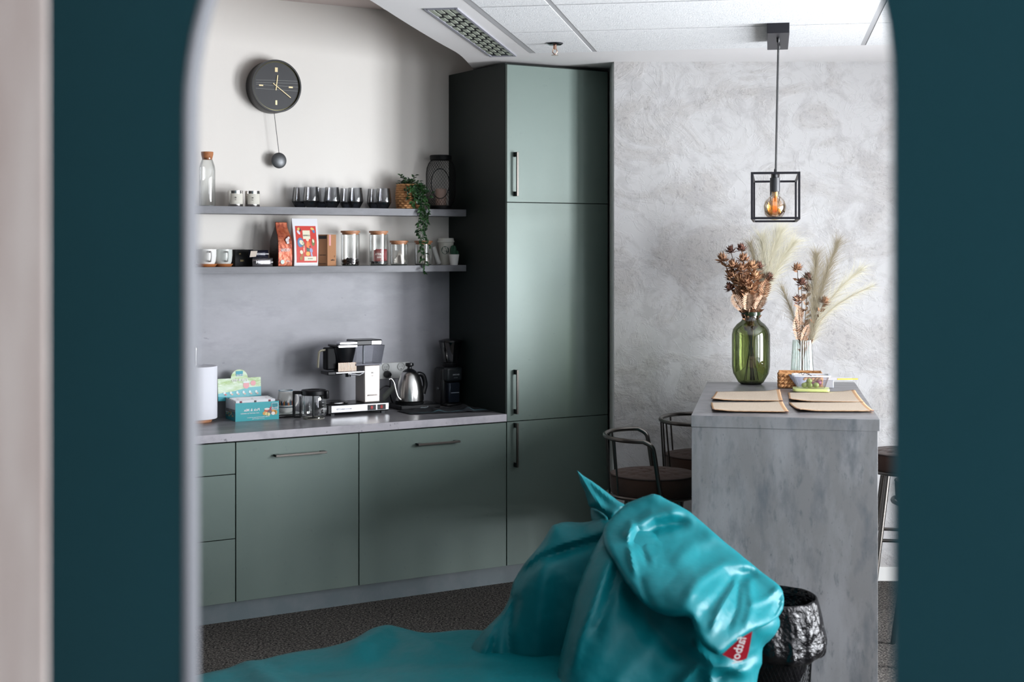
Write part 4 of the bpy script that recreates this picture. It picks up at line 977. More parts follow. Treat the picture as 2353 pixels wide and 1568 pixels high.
# woven strap
st = MB(); P0 = [KL(880, .52, ZH(925, KD(880, .52))), KL(892, .50, ZH(912, KD(892, .50))), KL(906, .48, ZH(898, KD(906, .48)))]
up = 17 / F * 7.3; pts = smooth_path(P0, 8); vs = []
for k, p in enumerate(pts): vs += [p, p + Vector((-.003, -.004, up * (1 - .15 * k / len(pts))))]
st.add(vs, [(2 * i, 2 * i + 2, 2 * i + 3, 2 * i + 1) for i in range(len(pts) - 1)])
o = st.build('woven_strap', mk('grey_webbing', S(120, 124, 118), .9, bump=(400, .8, 2, .003))); m_ = o.modifiers.new('t', 'SOLIDIFY'); m_.thickness = .002
tag(o, 'grey woven strap leaning between the coffee machine and the kettle', 'strap')
# kettle
tt = .44; kx = KS(941, tt); dk = KD(941, tt); q = 1 / F * dk
t = kthing('gooseneck_kettle', 'brushed steel gooseneck kettle with black handle on its heating base', 'kettle', kx, tt, ZT + .0405)
z0 = 0; prof = [(.070, 0), (.074, .004), (.074, .02), (.071, .055), (.062, .100), (.051, .132), (.048, .137)]
MB().lathe(prof, n=64).build('body', steel_m, t)
MB().lathe([(.0485, .137), (.046, .141), (.038, .150), (.026, .157), (.020, .159), (0, .160)], n=48).build('lid', steel_m, t)
MB().lathe([(.037, .1515), (.026, .160), (.013, .166), (.011, .170), (.011, .176), (.021, .181), (.022, .185), (.021, .194), (.019, .196), (0, .196)], n=36).build('knob', black_m, t)
vr = Matrix.Rotation(0, 4, 'Z')
sw = [(-.050, -.028, .018), (-.064, -.030, .012), (-.082, -.028, .030), (-.092, -.022, .070), (-.098, -.018, .100), (-.112, -.016, .120), (-.125, -.016, .118)]
MB().tube(smooth_path(sw, 8), [.0065 - .0026 * i / 48 for i in range(49)], 12).build('gooseneck_spout', steel_m, t)
hs = [(.044, .012, .128), (.062, .014, .136), (.088, .016, .122), (.100, .018, .080), (.094, .018, .050), (.090, .018, .030)]
MB().tube(smooth_path(hs, 8), [.011 + .002 * sin(i / 40 * pi) for i in range(41)], 12).build('handle', black_m, t)
t2 = kthing('kettle_base', 'black heating base with control display under the steel kettle', 'kettle base', kx, tt, ZT)
MB().box(-.080, .150, -.062, .085, .002, .026).build('base_body', black_m, t2, bev=.006)
MB().lathe([(.072, .026), (.074, .036), (.066, .040), (0, .040)], n=40).build('base_ring', blackmat, t2)
word(t2, 'Bonavita', .055, .010, .013, ink(150, 160, 165), y=-.0626)
for k in range(3): MB().box(.09 + .018 * k, .10 + .018 * k, -.03, -.02, .0262, .0268).build('button', ink(70, 76, 80), t2)
# grinder
tt = .46; gx = KS(1046, tt) - .028
t = kthing('coffee_grinder', 'black electric coffee grinder with bean hopper in the dark corner by the tall cupboard', 'coffee grinder', gx, tt, ZT)
MB().box(-.058, .050, -.010, .085, 0, .20).build('housing', black_m, t, bev=.014, seg=3)
MB().box(-.050, .046, -.055, .02, 0, .016).build('foot_plate', black_m, t, bev=.006)
MB().box(-.048, .046, -.050, -.002, .130, .205).build('head', mk('grinder_head', S(30, 36, 40), .35), t, bev=.012, seg=3)
MB().lathe([(.036, .205), (.040, .210), (.042, .225)], n=36).build('grind_ring', black_m, t)
MB().shell([(.034, .226), (.040, .245), (.058, .325), (.060, .335)], c=(0, .0, 0), n=40).build('hopper', glassy('dark_hopper', (.20, .22, .24, 1), .12), t)
MB().lathe([(.061, .335), (.064, .337), (.060, .345), (.03, .352), (0, .353)], n=40).build('hopper_lid', mk('hopper_lid', S(18, 20, 22), .25), t)
MB().box(-.034, .034, -.046, -.004, .018, .126).build('grounds_bin', mk('smoky_bin', S(46, 54, 66), .08, .5), t, bev=.008, seg=3)
MB().box(-.022, .026, -.0468, -.046, .070, .073).build('bin_line', ink(170, 178, 190), t)
word(t, 'ENCORE', .006, .166, .010, ink(190, 196, 200), y=-.0505); word(t, 'BARATZA', .004, .150, .005, ink(150, 156, 160), y=-.0505)
MB().lathe([(0, 0), (.010, 0), (.009, .008), (0, .008)], n=24, M=Matrix.Translation((-.058, .03, .09)) @ Matrix.Rotation(-pi / 2, 4, 'Y')).build('side_dial', mk('dial_grey', S(70, 74, 78), .4), t)
# dark cloth
ck = MB(); nx, ny = 40, 18; s_a, s_b = -.43, -.012; rq = random.Random(2)
for j in range(ny + 1):
    for i in range(nx + 1):
        u = i / nx; v = j / ny; s = s_a + (s_b - s_a) * u; tq_ = .10 + .10 * (1 - u) + (.25 - .10 * (1 - u)) * v
        h = .004 + .012 * abs(noise.noise(Vector((s * 14, tq_ * 18, 2)))) + .020 * math.exp(-((u - .70 - .2 * v) / .05) ** 2) * (1 - .4 * v) + .008 * math.exp(-((u - .35 - .1 * v) / .05) ** 2)
        edge_f = min(1, min(u, 1 - u, v, 1 - v) * 12 + .25); ck.v.append(Vector((s, tq_, .0012 + h * edge_f)))
for j in range(ny):
    for i in range(nx):
        a = j * (nx + 1) + i; ck.f.append((a, a + 1, a + nx + 2, a + nx + 1)); ck.m.append(1 if j == 1 else 0)
o = ck.build('tea_towel', [mk('dark_cloth', S(12, 17, 24), .9, bump=(300, .4, 2, .002)), mk('teal_stripe', S(60, 92, 100), .9)], loc=KP(0, 0, ZT), rz=KA)
m_ = o.modifiers.new('t', 'SOLIDIFY'); m_.thickness = .0015; m_.offset = 1
tag(o, 'crumpled dark cloth with a thin pale stripe on the worktop before the grinder', 'cloth')
# ================================================================ pendant lamp over the bar
ax = Vector((.18, .984, 0)).normalized()
# cage: front face 1726..1838 px wide, 394..504 px high
df, db = 5.92, 6.72
c0 = P(1782, 449, df); c1 = c0 + ax * (db - df) / ax.y
t = thing('pendant_lamp', 'black open-cage pendant lamp with amber globe bulbs over the bar', 'pendant lamp', (c0.x, c0.y, 0), PA)
Lc = (c1 - c0).length; hw = .1015; zt, zb = ZH(395, df), ZH(504, df); b = .0095
cg = MB()
for y in (0, Lc):
    for x in (-hw, hw - b): cg.box(x, x + b, y - b / 2, y + b / 2, zb, zt)
    for z in (zb, zt - b): cg.box(-hw + b, hw - b, y - b / 2, y + b / 2, z, z + b)
for x in (-hw, hw - b):
    for z in (zb, zt - b): cg.box(x, x + b, b / 2, Lc - b / 2, z, z + b)
cg.build('cage_frame', navy_m, t, bev=.0008)
MB().box(-.018, .018, b / 2, Lc - b / 2, zt - .006, zt - .0005).build('centre_rail', navy_m, t)
for i, f in enumerate((.14, .48, .84)):
    y = Lc * f
    so = MB().lathe([(.012, zt - .001), (.012, zt - .018), (.021, zt - .020), (.021, zt - .078), (.017, zt - .080), (0, zt - .080)], c=(-.002, y, 0), n=32).build('lamp_socket', mk('socket_black', S(62, 63, 66), .4) if i == 0 else bpy.data.materials['socket_black'], t)
    bl = MB().shell([(.0135, zt - .078), (.016, zt - .092), (.026, zt - .103), (.040, zt - .118), (.0475, zt - .140), (.044, zt - .162), (.030, zt - .180), (.014, zt - .188), (.0001, zt - .190)], c=(-.002, y, 0), n=36).build('globe_bulb', amber_g, t)
    MB().cyl((-.002, y, zt - .098), .013, .018, 16).build('bulb_cap', mk('bulb_cap', S(230, 214, 180), .3, .6) if i == 0 else bpy.data.materials['bulb_cap'], bl)
    fm = MB()
    for k in range(6):
        a = k * pi / 3; fm.tube([(-.002 + .007 * cos(a), y + .007 * sin(a), zt - .105), (-.002 + .009 * cos(a + .4), y + .009 * sin(a + .4), zt - .155)], .0011, 5)
    fm.build('filament', mk('filament', S(230, 120, 50), .5, emit=((1, .42, .12, 1), .9)) if i == 0 else bpy.data.materials['filament'], bl)
# canopy
cz = ZL; k0 = P(1785, 70, 5.93); k1 = P(1790, 104, 6.42)
kc = Vector((.5 * (k0.x + k1.x), .5 * (k0.y + k1.y), 0)) - Vector((c0.x, c0.y, 0))
Mq = Matrix.Rotation(-PA, 4, 'Z') @ Matrix.Translation(kc) @ Matrix.Rotation(PA, 4, 'Z')
MB().box(-.046, .046, -.26, .26, cz - .045, cz - .0005, M=Mq).build('ceiling_canopy', navy_m, t, bev=.002)
cb = Mq @ Vector((0, -.16, cz - .045))
for (dy, ex) in ((-.12, .0), (.10, .004)):
    p0 = Mq @ Vector((ex, dy, cz - .045)); p1 = Vector((.0 + ex, Lc * (.25 if dy < 0 else .6), zt))
    MB().tube([p0, (p0 + p1) / 2, p1], .0028, 8).build('cable', black_m, t)
    MB().lathe([(.006, 0), (.006, .018), (.003, .024)], c=tuple(p1), n=12).build('cable_gland', black_m, t)
    MB().lathe([(.003, -.022), (.007, -.016), (.007, 0)], c=tuple(p0), n=12).build('cable_gland', black_m, t)

# ================================================================ bar stools
def stool(label, loc, rz, proto=[None]):
    if proto[0] is not None: return dup(proto[0], loc, rz, label)
    t = thing('bar_stool', label, 'bar stool', loc, rz, 'bar stools around the breakfast bar'); proto[0] = t
    R = .182; zs0, zs1 = .640, .735
    m = MB(); nr, na = 14, 64
    vs = [(0, 0, zs1 + .004)]
    for j in range(1, nr + 1):
        r = R * j / nr
        for k in range(na):
            a = 2 * pi * k / na; x, y = r * cos(a), r * sin(a)
            z = zs1 + .004 - .012 * (j / nr) ** 3
            if j < nr - 1: z -= .0045 * max(0, cos((x + y) * 70)) ** 8 + .0045 * max(0, cos((x - y) * 70)) ** 8
            vs.append((x, y, z))
    fs = [(0, 1 + k, 1 + (k + 1) % na) for k in range(na)]
    for j in range(nr - 1):
        for k in range(na): k2 = (k + 1) % na; fs.append((1 + j * na + k, 1 + (j + 1) * na + k, 1 + (j + 1) * na + k2, 1 + j * na + k2))
    m.add(vs, fs); m.lathe([(R * .96, zs0), (R, zs0 + .008), (R + .003, zs1 - .022), (R, zs1 - .0095)], n=na)
    m.build('seat', brown_v, t, ang=60)
    MB().tube([((R + .002) * cos(a), (R + .002) * sin(a), zs1 - .011) for a in [2 * pi * k / 64 for k in range(64)]], .0028, 6, closed=True).build('seat_piping', mk('dark_piping', S(44, 30, 26), .8), t)
    MB().tube([((R + .012) * cos(a), (R + .012) * sin(a), .642) for a in [2 * pi * k / 64 for k in range(64)]], .0085, 8, closed=True).box(-.13, .13, -.012, .012, .630, .639).box(-.012, .012, -.13, .13, .630, .639).build('seat_ring', stool_m, t)
    zr = .888; RR = .212
    pts = [(.020, -(R + .012), .642), (.004, -(R + .016), .74), (-.010, -(RR - .006), .835), (-.022, -RR, .868), (-.055, -RR, zr)]
    pts = smooth_path(pts, 5)
    arcp = [Vector((-.055 + (-RR * .72) * sin(a), -RR * cos(a), zr)) for a in [pi * k / 24 for k in range(1, 24)]]
    oth = [Vector((p.x, -p.y, p.z)) for p in reversed(pts)]
    MB().tube(pts + arcp + oth, .0095, 10).build('back_rail', stool_m, t)
    for a in (50, 74, 106, 130):
        ar = radians(a); top = (-.055 - RR * .72 * sin(ar), -RR * cos(ar), zr); b2 = atan2(top[1], top[0])
        MB().tube([top, ((R + .014) * cos(b2), (R + .014) * sin(b2), .644)], .0042, 8).build('back_rod', stool_m, t)
    for (sx, sy) in ((1, 1), (1, -1), (-1, 1), (-1, -1)):
        MB().tube([(sx * .10, sy * .10, .632), (sx * .178, sy * .178, .004)], [.014, .0105], 12).build('leg', stool_m, t)
    q = .146
    for (x0, y0, x1, y1) in ((-q, -q, q, -q), (q, -q, q, q), (q, q, -q, q), (-q, q, -q, -q)):
        zf = .33 if x0 != x1 else .30
        k = .10 + .078 * (.632 - zf) / .628; sg = lambda v: k if v > 0 else -k
        MB().tube([(sg(x0), sg(y0), zf), (sg(x1), sg(y1), zf)], .008, 8).build('footrest', stool_m, t)
    return t
stool('brown-seated bar stool standing nearest, left of the bar end panel', (.604, 6.07, 0), PA * .2)
stool('second bar stool on the left side, half hidden behind the bar', (.900, 6.62, 0), PA)
stool('near bar stool on the right of the bar, mostly behind the teal divider', (1.765, 5.85, 0), pi + PA)
stool('rear bar stool on the right of the bar, close to the plaster wall', (1.865, 6.70, 0), pi + PA)

# ================================================================ on the bar
ZP = ZI
# green bottle vase
dv_ = 6.77; vx = P(1725.5, 883, dv_).x; m2 = F / dv_
t = thing('glass_vase', 'large olive green glass bottle vase holding the bigger dried bouquet', 'vase', (vx, dv_, ZP))
prof = [(.048, .001), (.060, .010), (.084, .052), (.090, .085), (.090, .235), (.084, .262), (.066, .285), (.048, .299), (.041, .308), (.040, .326)]
MB().shell(prof, n=64).build('glass_body', green_g, t)
MB().lathe([(0, .001), (.047, .001), (.055, .010), (.040, .016), (0, .014)], n=48).build('thick_base', mk('dark_green_glass', S(22, 34, 20), .1), t)
MB().lathe([(.0405, .326), (.0455, .328), (.0465, .336), (.0455, .344), (.040, .345), (.036, .341), (.036, .329), (.0405, .326)], n=48).build('rim', mk('green_glass_rim', S(34, 46, 30), .08), t)
vase1 = Vector((vx, dv_, ZP))
dv2 = 6.795; v2x = P(1843, 860, dv2).x
t = thing('ribbed_vase', 'small clear ribbed glass vase behind the woven tray', 'vase', (v2x, dv2, ZP))
fl = lambda a, z: 1 + .035 * cos(a * 26)
MB().shell([(.050, .002), (.0545, .006), (.052, .060), (.043, .208)], n=208, fr=fl).build('ribbed_glass', pale_g, t, ang=80)
MB().lathe([(0, .001), (.048, .001), (.050, .008), (0, .010)], n=40).build('glass_base', mk('vase_base', S(120, 140, 132), .1), t)
vase2 = Vector((v2x, dv2, ZP))
rf = random.Random(21)
for k in range(9):
    a = 2.4 * k; r = .012 + .020 * ((k * 7) % 3) / 2; z = .022 + .017 * (k // 3)
    o = MB().ball((0, 0, 0), .0095, 14, sc=(1, 1, .9)).build('decor_berry', [ink(96, 20, 30), ink(60, 24, 30), ink(120, 30, 30)][k % 3], loc=vase2 + Vector((r * cos(a), r * sin(a), z)))
    tag(o, 'dark red decorative berry inside the ribbed vase', 'berry', 'berries in the ribbed vase')
# flowers
def petal(m, p, d, n, L, W, mi=0, cup=.2):
    d = Vector(d).normalized(); s = d.cross(Vector(n)); s = s.normalized() if s.length > 1e-4 else d.orthogonal().normalized(); u = s.cross(d)
    p = Vector(p); c = [p - s * W * .15, p + s * W * .15, p + d * L * .5 + s * W * .5 + u * L * cup * .3, p + d * L * .5 + u * L * cup * .1, p + d * L * .5 - s * W * .5 + u * L * cup * .3, p + d * L + u * L * cup]
    m.add(c, [(0, 1, 2, 3), (0, 3, 4), (3, 2, 5), (4, 3, 5)], mi)
def flower(base, mid, tip, label, grp, mat_head, R=.028, leaves=0, name='dried_flower_stem'):
    base, mid, tip = Vector(base), Vector(mid), Vector(tip)
    t = thing(name, label, 'dried flower', base, 0, grp)
    pts = [p - base for p in smooth_path([base, mid, tip], 8)]
    MB().tube(pts, .0017, 5).build('stem', twig_m, t)
    m = MB(); up = (pts[-1] - pts[-3]).normalized(); T = pts[-1]; sx = up.orthogonal().normalized(); sy = up.cross(sx)
    for ring, (n_, el, L) in enumerate([(12, -.15, .9), (14, .3, 1.0), (12, .8, 1.0), (7, 1.2, .9)]):
        for k in range(n_):
            a = 2 * pi * (k + .5 * ring) / n_ + rf.uniform(-.15, .15); e2 = el + rf.uniform(-.12, .12)
            d = (sx * cos(a) + sy * sin(a)) * cos(e2) + up * sin(e2)
            petal(m, T - up * R * .5 + d * R * .1, d, up, R * L * rf.uniform(.8, 1.1), R * .30, cup=.3)
    m.build('flower_head', mat_head, t, smooth=False)
    if leaves:
        l = MB()
        for k in range(leaves):
            f = rf.uniform(.42, .95); q = pts[int(f * (len(pts) - 1))]; a = rf.uniform(0, 2 * pi)
            d = Vector((cos(a), .6 * sin(a) - .2, rf.uniform(.1, .9)))
            petal(l, q, d, (0, -1, .5), rf.uniform(.026, .048), .015)
        l.build('leaves', dried_m if rf.random() < .6 else dried_l, t, smooth=False)
    return t
def bstem(vase, px, py, r_, hb, grp, label, mh, d0=0, R=.028, leaves=6, mouth=.030, hm=.33):
    T = P(px, py, vase.y + d0); a = atan2(T.y - vase.y, T.x - vase.x)
    base = vase + Vector((-(T.x - vase.x) * .25 + rf.uniform(-.012, .012), rf.uniform(-.015, .015), hb))
    o = (T.x - vase.x); mid = vase + Vector((max(-mouth, min(mouth, o * .28)), max(-mouth, min(mouth, d0 * .3)), hm + .01))
    return flower(base, mid, T, label, grp, mh, R, leaves)
g1 = 'dried brown flowers in the green vase'
F1 = [(1658, 590, -.02, 'leftmost dried brown flower of the green vase bouquet', 0), (1678, 572, .02, 'upper left dried flower next to the leftmost one', 1), (1703, 567, .0, 'topmost dried flower of the green vase bouquet', 1),
      (1708, 590, -.04, 'dried flower right under the topmost one', 0), (1682, 605, -.06, 'dried flower low between the two upper left ones', 0), (1703, 613, -.07, 'dried flower at the centre top of the bouquet front', 0),
      (1727, 607, -.05, 'large tan dried flower at the centre right of the bouquet', 2), (1744, 608, .02, 'dark dried flower before the pale pampas plume', 1), (1734, 630, -.06, 'tan dried flower at the right centre of the bouquet', 2),
      (1679, 630, -.04, 'dried flower at the left middle of the bouquet', 0), (1675, 657, -.02, 'lowest left dried flower of the bouquet', 1), (1768, 634, .0, 'single dried flower apart on the right of the bouquet', 1),
      (1712, 643, -.08, 'dried flower at the front centre of the bouquet', 0), (1697, 640, -.05, 'dried flower left of the front centre one', 2), (1722, 658, -.07, 'lowest dried flower at the front of the bouquet', 2)]
FM = [dried_m, dried_d, mk('dried_tan', S(206, 164, 126), .85, spec=.2, var=[(90, S(150, 108, 82), .45, .65)])]
for (px, py, dd, lab, k) in F1: bstem(vase1, px, py, 0, .018, g1, lab, FM[k], dd, R=.041 if k != 1 else .036, leaves=30)
g2 = 'dried brown flowers in the ribbed vase'
F2 = [(1832, 612, .0, 'topmost dried flower of the ribbed vase bouquet', 0), (1857, 634, .01, 'dark dried flower right of the topmost one in the ribbed vase', 1), (1842, 646, -.02, 'large dark dried flower in the ribbed vase bouquet', 1), (1896, 689, .0, 'single pinkish dried flower on the right in the pampas', 0), (1856, 660, .02, 'lowest dried flower half hidden in the grey pampas', 1)]
for (px, py, dd, lab, k) in F2: bstem(vase2, px, py, 0, .014, g2, lab, FM[k], dd, R=.036, leaves=14, mouth=.03, hm=.20)
# feathery fern-like leaf sprays
def fern(vase, bx_, by_, tx_, ty_, dd, label, grp, mt, Wd_=.030, n=9, hm=.33, hb=.03):
    B = P(bx_, by_, vase.y + dd); T = P(tx_, ty_, vase.y + dd * 1.6)
    t = thing('dried_leaf_spray', label, 'dried leaf', vase + Vector((0, 0, hb)), 0, grp)
    o0 = vase + Vector((0, 0, hb)); pts = smooth_path([Vector((0, 0, 0)), Vector(((B.x - vase.x) * .5, (B.y - vase.y) * .5, hm - hb)), B - o0, T - o0], 6)
    MB().tube(pts, .0014, 5).build('stem', twig_m, t); m = MB(); a = B - o0; b_ = T - o0; d = (b_ - a)
    side = d.cross(Vector((0, 1, 0))).normalized()
    for k in range(n):
        f = k / (n - 1); w_ = Wd_ * (sin(pi * (.18 + .72 * f)) ** .7)
        for s in (1, -1):
            petal(m, a + d * f, side * s + d.normalized() * .75 + Vector((0, -.25, 0)), (0, -1, 0), w_ * 1.15, .0085, cup=.1)
    petal(m, b_, d, (0, -1, 0), .02, .008)
    m.build('leaflets', mt, t, smooth=False)
gf = 'pale dried leaf sprays'
for (a, b, c, d, e, lab) in [(1703, 712, 1686, 682, -.05, 'pale leaf spray hanging over the left of the green vase rim'), (1716, 712, 1718, 678, -.08, 'brightest leaf spray at the front of the green vase rim'), (1738, 712, 1752, 684, -.05, 'leaf spray at the right of the green vase rim'),
                             (1728, 706, 1730, 676, -.03, 'leaf spray rising behind the front one in the green vase'), (1752, 690, 1760, 650, -.01, 'pale leaf spray reaching up beside the single right flower')]:
    fern(vase1, a, b, c, d, e, lab, gf, dried_l if e < -.02 else dried_m, .036)
for (a, b, c, d, e, lab) in [(1834, 780, 1828, 738, -.02, 'pale leaf spray low at the left in the ribbed vase'), (1838, 748, 1834, 712, -.02, 'broad pinkish leaf spray in the ribbed vase'), (1843, 786, 1856, 752, -.02, 'leaf spray low at the right in the ribbed vase')]:
    fern(vase2, a, b, c, d, e, lab, gf, dried_l, .026, hm=.20)
fern(vase2, 1834, 700, 1832, 684, 0, 'dark small leaf spray below the flowers of the ribbed vase', gf, FM[1], .034, n=4, hm=.2)
# pampas plumes
def plume(vase, pts, dd, label, grp, mt, W_=.06, n=520, hm=.33, seed=0, s0=.25):
    rp = random.Random(seed); P3 = [P(x, y, vase.y + dd * (i + 1) / len(pts)) for i, (x, y) in enumerate(pts)]
    t = thing('pampas_plume', label, 'pampas grass', vase + Vector((0, 0, .02)), 0, grp); o0 = vase + Vector((0, 0, .02))
    path = smooth_path([Vector((0, 0, 0)), Vector(((P3[0].x - vase.x) * .4, 0, hm - .02))] + [p - o0 for p in P3], 8)
    MB().tube(path, [.0018 * (1 - .6 * i / len(path)) for i in range(len(path))], 5).build('stem', twig_m if mt is not pampas_m else mat_edge, t)
    i0 = 16; body = path[i0:]; L = len(body); m = MB()
    for k in range(n):
        f = rp.random() ** .85; i = min(L - 2, int(f * (L - 1))); q = body[i].lerp(body[i + 1], f * (L - 1) - i); td = (body[i + 1] - body[i]).normalized()
        a = rp.uniform(0, 2 * pi); sx = td.orthogonal().normalized(); sy = td.cross(sx); out = sx * cos(a) + sy * sin(a)
        l = W_ * 1.25 * (.45 + 1.1 * rp.random() ** 2) * (sin(pi * min(1, .12 + .80 * f)) ** .5)
        dr = (td * 1.1 + out * rp.uniform(.2, 1.0)).normalized(); e1 = q + dr * l * .5; e2 = q + dr * l + (out * .15 + Vector((.03, 0, -.10))) * l
        wv = dr.cross(Vector((0, 1, 0))); wv = wv.normalized() * .00032 if wv.length > 1e-5 else Vector((.0004, 0, 0))
        m.add([q - wv, q + wv, e1 + wv * .8, e1 - wv * .8, e2], [(0, 1, 2, 3), (3, 2, 4)])
    m.build('plume_fluff', mt, t, smooth=False)
gp = 'pampas plumes'
for i, (pts, dd, lab, mt, w_, n_) in enumerate([
    ([(1742, 700), (1760, 630), (1778, 575), (1792, 535)], .06, 'tallest pale pampas plume behind the brown flowers', pampas_m, .105, 1100),
    ([(1744, 705), (1768, 650), (1795, 600), (1822, 560)], .05, 'pale pampas plume leaning furthest right in the green vase', pampas_m, .095, 1000),
    ([(1738, 700), (1748, 640), (1754, 590), (1752, 548)], .07, 'upright pale pampas plume behind the centre of the bouquet', pampas_m, .09, 900),
    ([(1734, 690), (1736, 640), (1733, 595), (1724, 562)], .07, 'grey pampas plume right above the dark dried flower', pampas_d, .07, 600)]):
    plume(vase1, pts, dd, lab, gp, mt, w_ * 1.15, int(n_ * 1.2), seed=i)
for i, (pts, dd, lab, mt, w_, n_) in enumerate([
    ([(1861, 790), (1868, 720), (1872, 650), (1876, 588)], .0, 'upright grey pampas plume in the ribbed vase', pampas_d, .075, 1100),
    ([(1862, 790), (1874, 715), (1896, 640), (1924, 560)], .02, 'tall grey pampas plume leaning right in the ribbed vase', pampas_d, .08, 1100),
    ([(1862, 790), (1884, 725), (1928, 665), (1978, 620)], .02, 'pale thin pampas plume spreading right in the ribbed vase', pampas_m, .07, 700),
    ([(1862, 795), (1888, 735), (1940, 690), (2004, 658)], .01, 'lowest pampas plume reaching towards the divider edge', pampas_m, .055, 500),
    ([(1838, 790), (1832, 750), (1815, 705), (1797, 662)], .02, 'thin grey pampas plume leaning left in the ribbed vase', pampas_d, .055, 450)]):
    plume(vase2, pts, dd, lab, gp, mt, w_ * 1.35, int(n_ * 1.3), hm=.20, seed=10 + i)
# woven tray
A = G(1791, 893, ZP); tw, td_, th_ = .190, .125, .070
t = thing('woven_tray', 'small rectangular woven basket tray before the ribbed vase', 'basket', (A.x, A.y, ZP), PA)
def wall_(m, x0, y0, x1, y1):
    L = sqrt((x1 - x0) ** 2 + (y1 - y0) ** 2); n = int(L / .0165); dx, dy = (x1 - x0) / n, (y1 - y0) / n; nx_, ny_ = -dy / (L / n), dx / (L / n)
    for j in range(4):
        for k in range(n):
            z = .010 + j * .0165; s = 1 if (k + j) % 2 else -1
            a = Vector((x0 + dx * k, y0 + dy * k, z)); b_ = Vector((x0 + dx * (k + 1), y0 + dy * (k + 1), z + s * 0))
            off = Vector((nx_, ny_, 0)) * .0025 * s
            m.tube([a - Vector((dx, dy, 0)) * .15 + off * .2 + Vector((0, 0, -.006)), (a + b_) / 2 + off + Vector((0, 0, .001)), b_ + Vector((dx, dy, 0)) * .15 + off * .2 + Vector((0, 0, .008))], [.0045, .0075, .0045], 6)
bkm = MB(); wall_(bkm, 0, 0, tw, 0); wall_(bkm, tw, 0, tw, td_); wall_(bkm, tw, td_, 0, td_); wall_(bkm, 0, td_, 0, 0)
bkm.build('woven_wall', wick_m, t, ang=80)
MB().box(.002, tw - .002, .002, td_ - .002, .001, .008).build('bottom', wick_m, t)
MB().tube([(0, 0, .068), (tw, 0, .068), (tw, td_, .068), (0, td_, .068)], .0062, 8, closed=True).build('rim_braid', wick_m, t)
# snack tub and grapes
C = G(1869, 905, ZP); C = Vector((C.x, C.y + .05, 0)); zm = ZP + .008
t = thing('snack_tub', 'small clear plastic tub of grapes with a lime green base on a placemat', 'food container', (C.x, C.y, zm), PA)
def rr(w_, d_, r_=.015, n=5):
    o = []
    for (cx_, cy_, a0) in ((w_ - r_, d_ - r_, 0), (-w_ + r_, d_ - r_, 90), (-w_ + r_, -d_ + r_, 180), (w_ - r_, -d_ + r_, 270)):
        for k in range(n + 1): a = radians(a0 + 90 * k / n); o.append((cx_ + r_ * cos(a), cy_ + r_ * sin(a)))
    return o
def loft(m, secs, caps=(1, 1), mi=0):
    n = len(secs[0][0]); vs = []; fs = []
    for (poly_, z) in secs: vs += [(x, y, z) for x, y in poly_]
    for j in range(len(secs) - 1):
        for k in range(n): k2 = (k + 1) % n; fs.append((j * n + k, j * n + k2, (j + 1) * n + k2, (j + 1) * n + k))
    if caps[0]: fs.append(tuple(range(n - 1, -1, -1)))
    if caps[1]: fs.append(tuple((len(secs) - 1) * n + k for k in range(n)))
    m.add(vs, fs, mi); return m
lime = mk('lime_plastic', S(206, 216, 142), .35)
loft(MB(), [(rr(.079, .052), 0), (rr(.081, .054), .006), (rr(.080, .053), .012), (rr(.066, .044), .0125)], (1, 1)).build('green_base', lime, t, ang=50)
milky = glassy('milky_plastic', (.80, .82, .88, 1), .10, .15, .3)
loft(MB(), [(rr(.058, .040), .0135), (rr(.062, .042), .02), (rr(.078, .052), .066)], (0, 0)).build('clear_wall', milky, t, ang=50)
loft(MB(), [(rr(.078, .052), .066), (rr(.085, .058), .067), (rr(.085, .058), .073), (rr(.076, .050), .073), (rr(.076, .050), .066)], (0, 0)).build('rim', mk('translucent_rim', S(214, 218, 228), .3), t, ang=50)
gg = mk('green_grape', S(166, 184, 96), .3, spec=.6); gr = mk('red_grape', S(140, 74, 100), .3, spec=.6)
for (x, y, z, m_, lab) in [(-.030, -.018, .026, gg, 'large green grape at the front left in the tub'), (-.006, -.022, .026, gg, 'green grape at the front middle in the tub'), (.022, -.018, .027, gg, 'pale green grape at the front right in the tub'), (-.020, .010, .027, gg, 'green grape behind the front left one'),
                           (.010, .010, .028, gr, 'red grape at the back middle in the tub'), (.034, .004, .036, gr, 'red grape at the right edge in the tub'), (-.008, -.008, .044, gg, 'small green grape lying on top of the others')]:
    p = Matrix.Rotation(PA, 3, 'Z') @ Vector((x, y, z))
    o = MB().ball((0, 0, 0), .0118, 20, sc=(1.12, 1, 1)).build('grape', m_, loc=Vector((C.x, C.y, zm)) + p); tag(o, lab, 'grape', 'grapes in the tub')
gs = MB(); gs.tube(smooth_path([(-.055, -.03, .079), (-.035, -.035, .084), (-.010, -.045, .077), (.0, -.06, .072)], 5), .0014, 5)
for (x, y, dx) in ((-.045, -.033, .01), (-.03, -.036, -.008), (-.015, -.043, .012), (-.008, -.047, -.012)): gs.tube([(x, y, .081), (x + dx, y - .004, .070)], .0011, 5)
o = gs.build('grape_stalk', mk('stalk', S(46, 28, 34), .6), loc=(C.x, C.y, zm), rz=PA); tag(o, 'bare dark grape stalk lying on the rim of the snack tub', 'grape stalk')
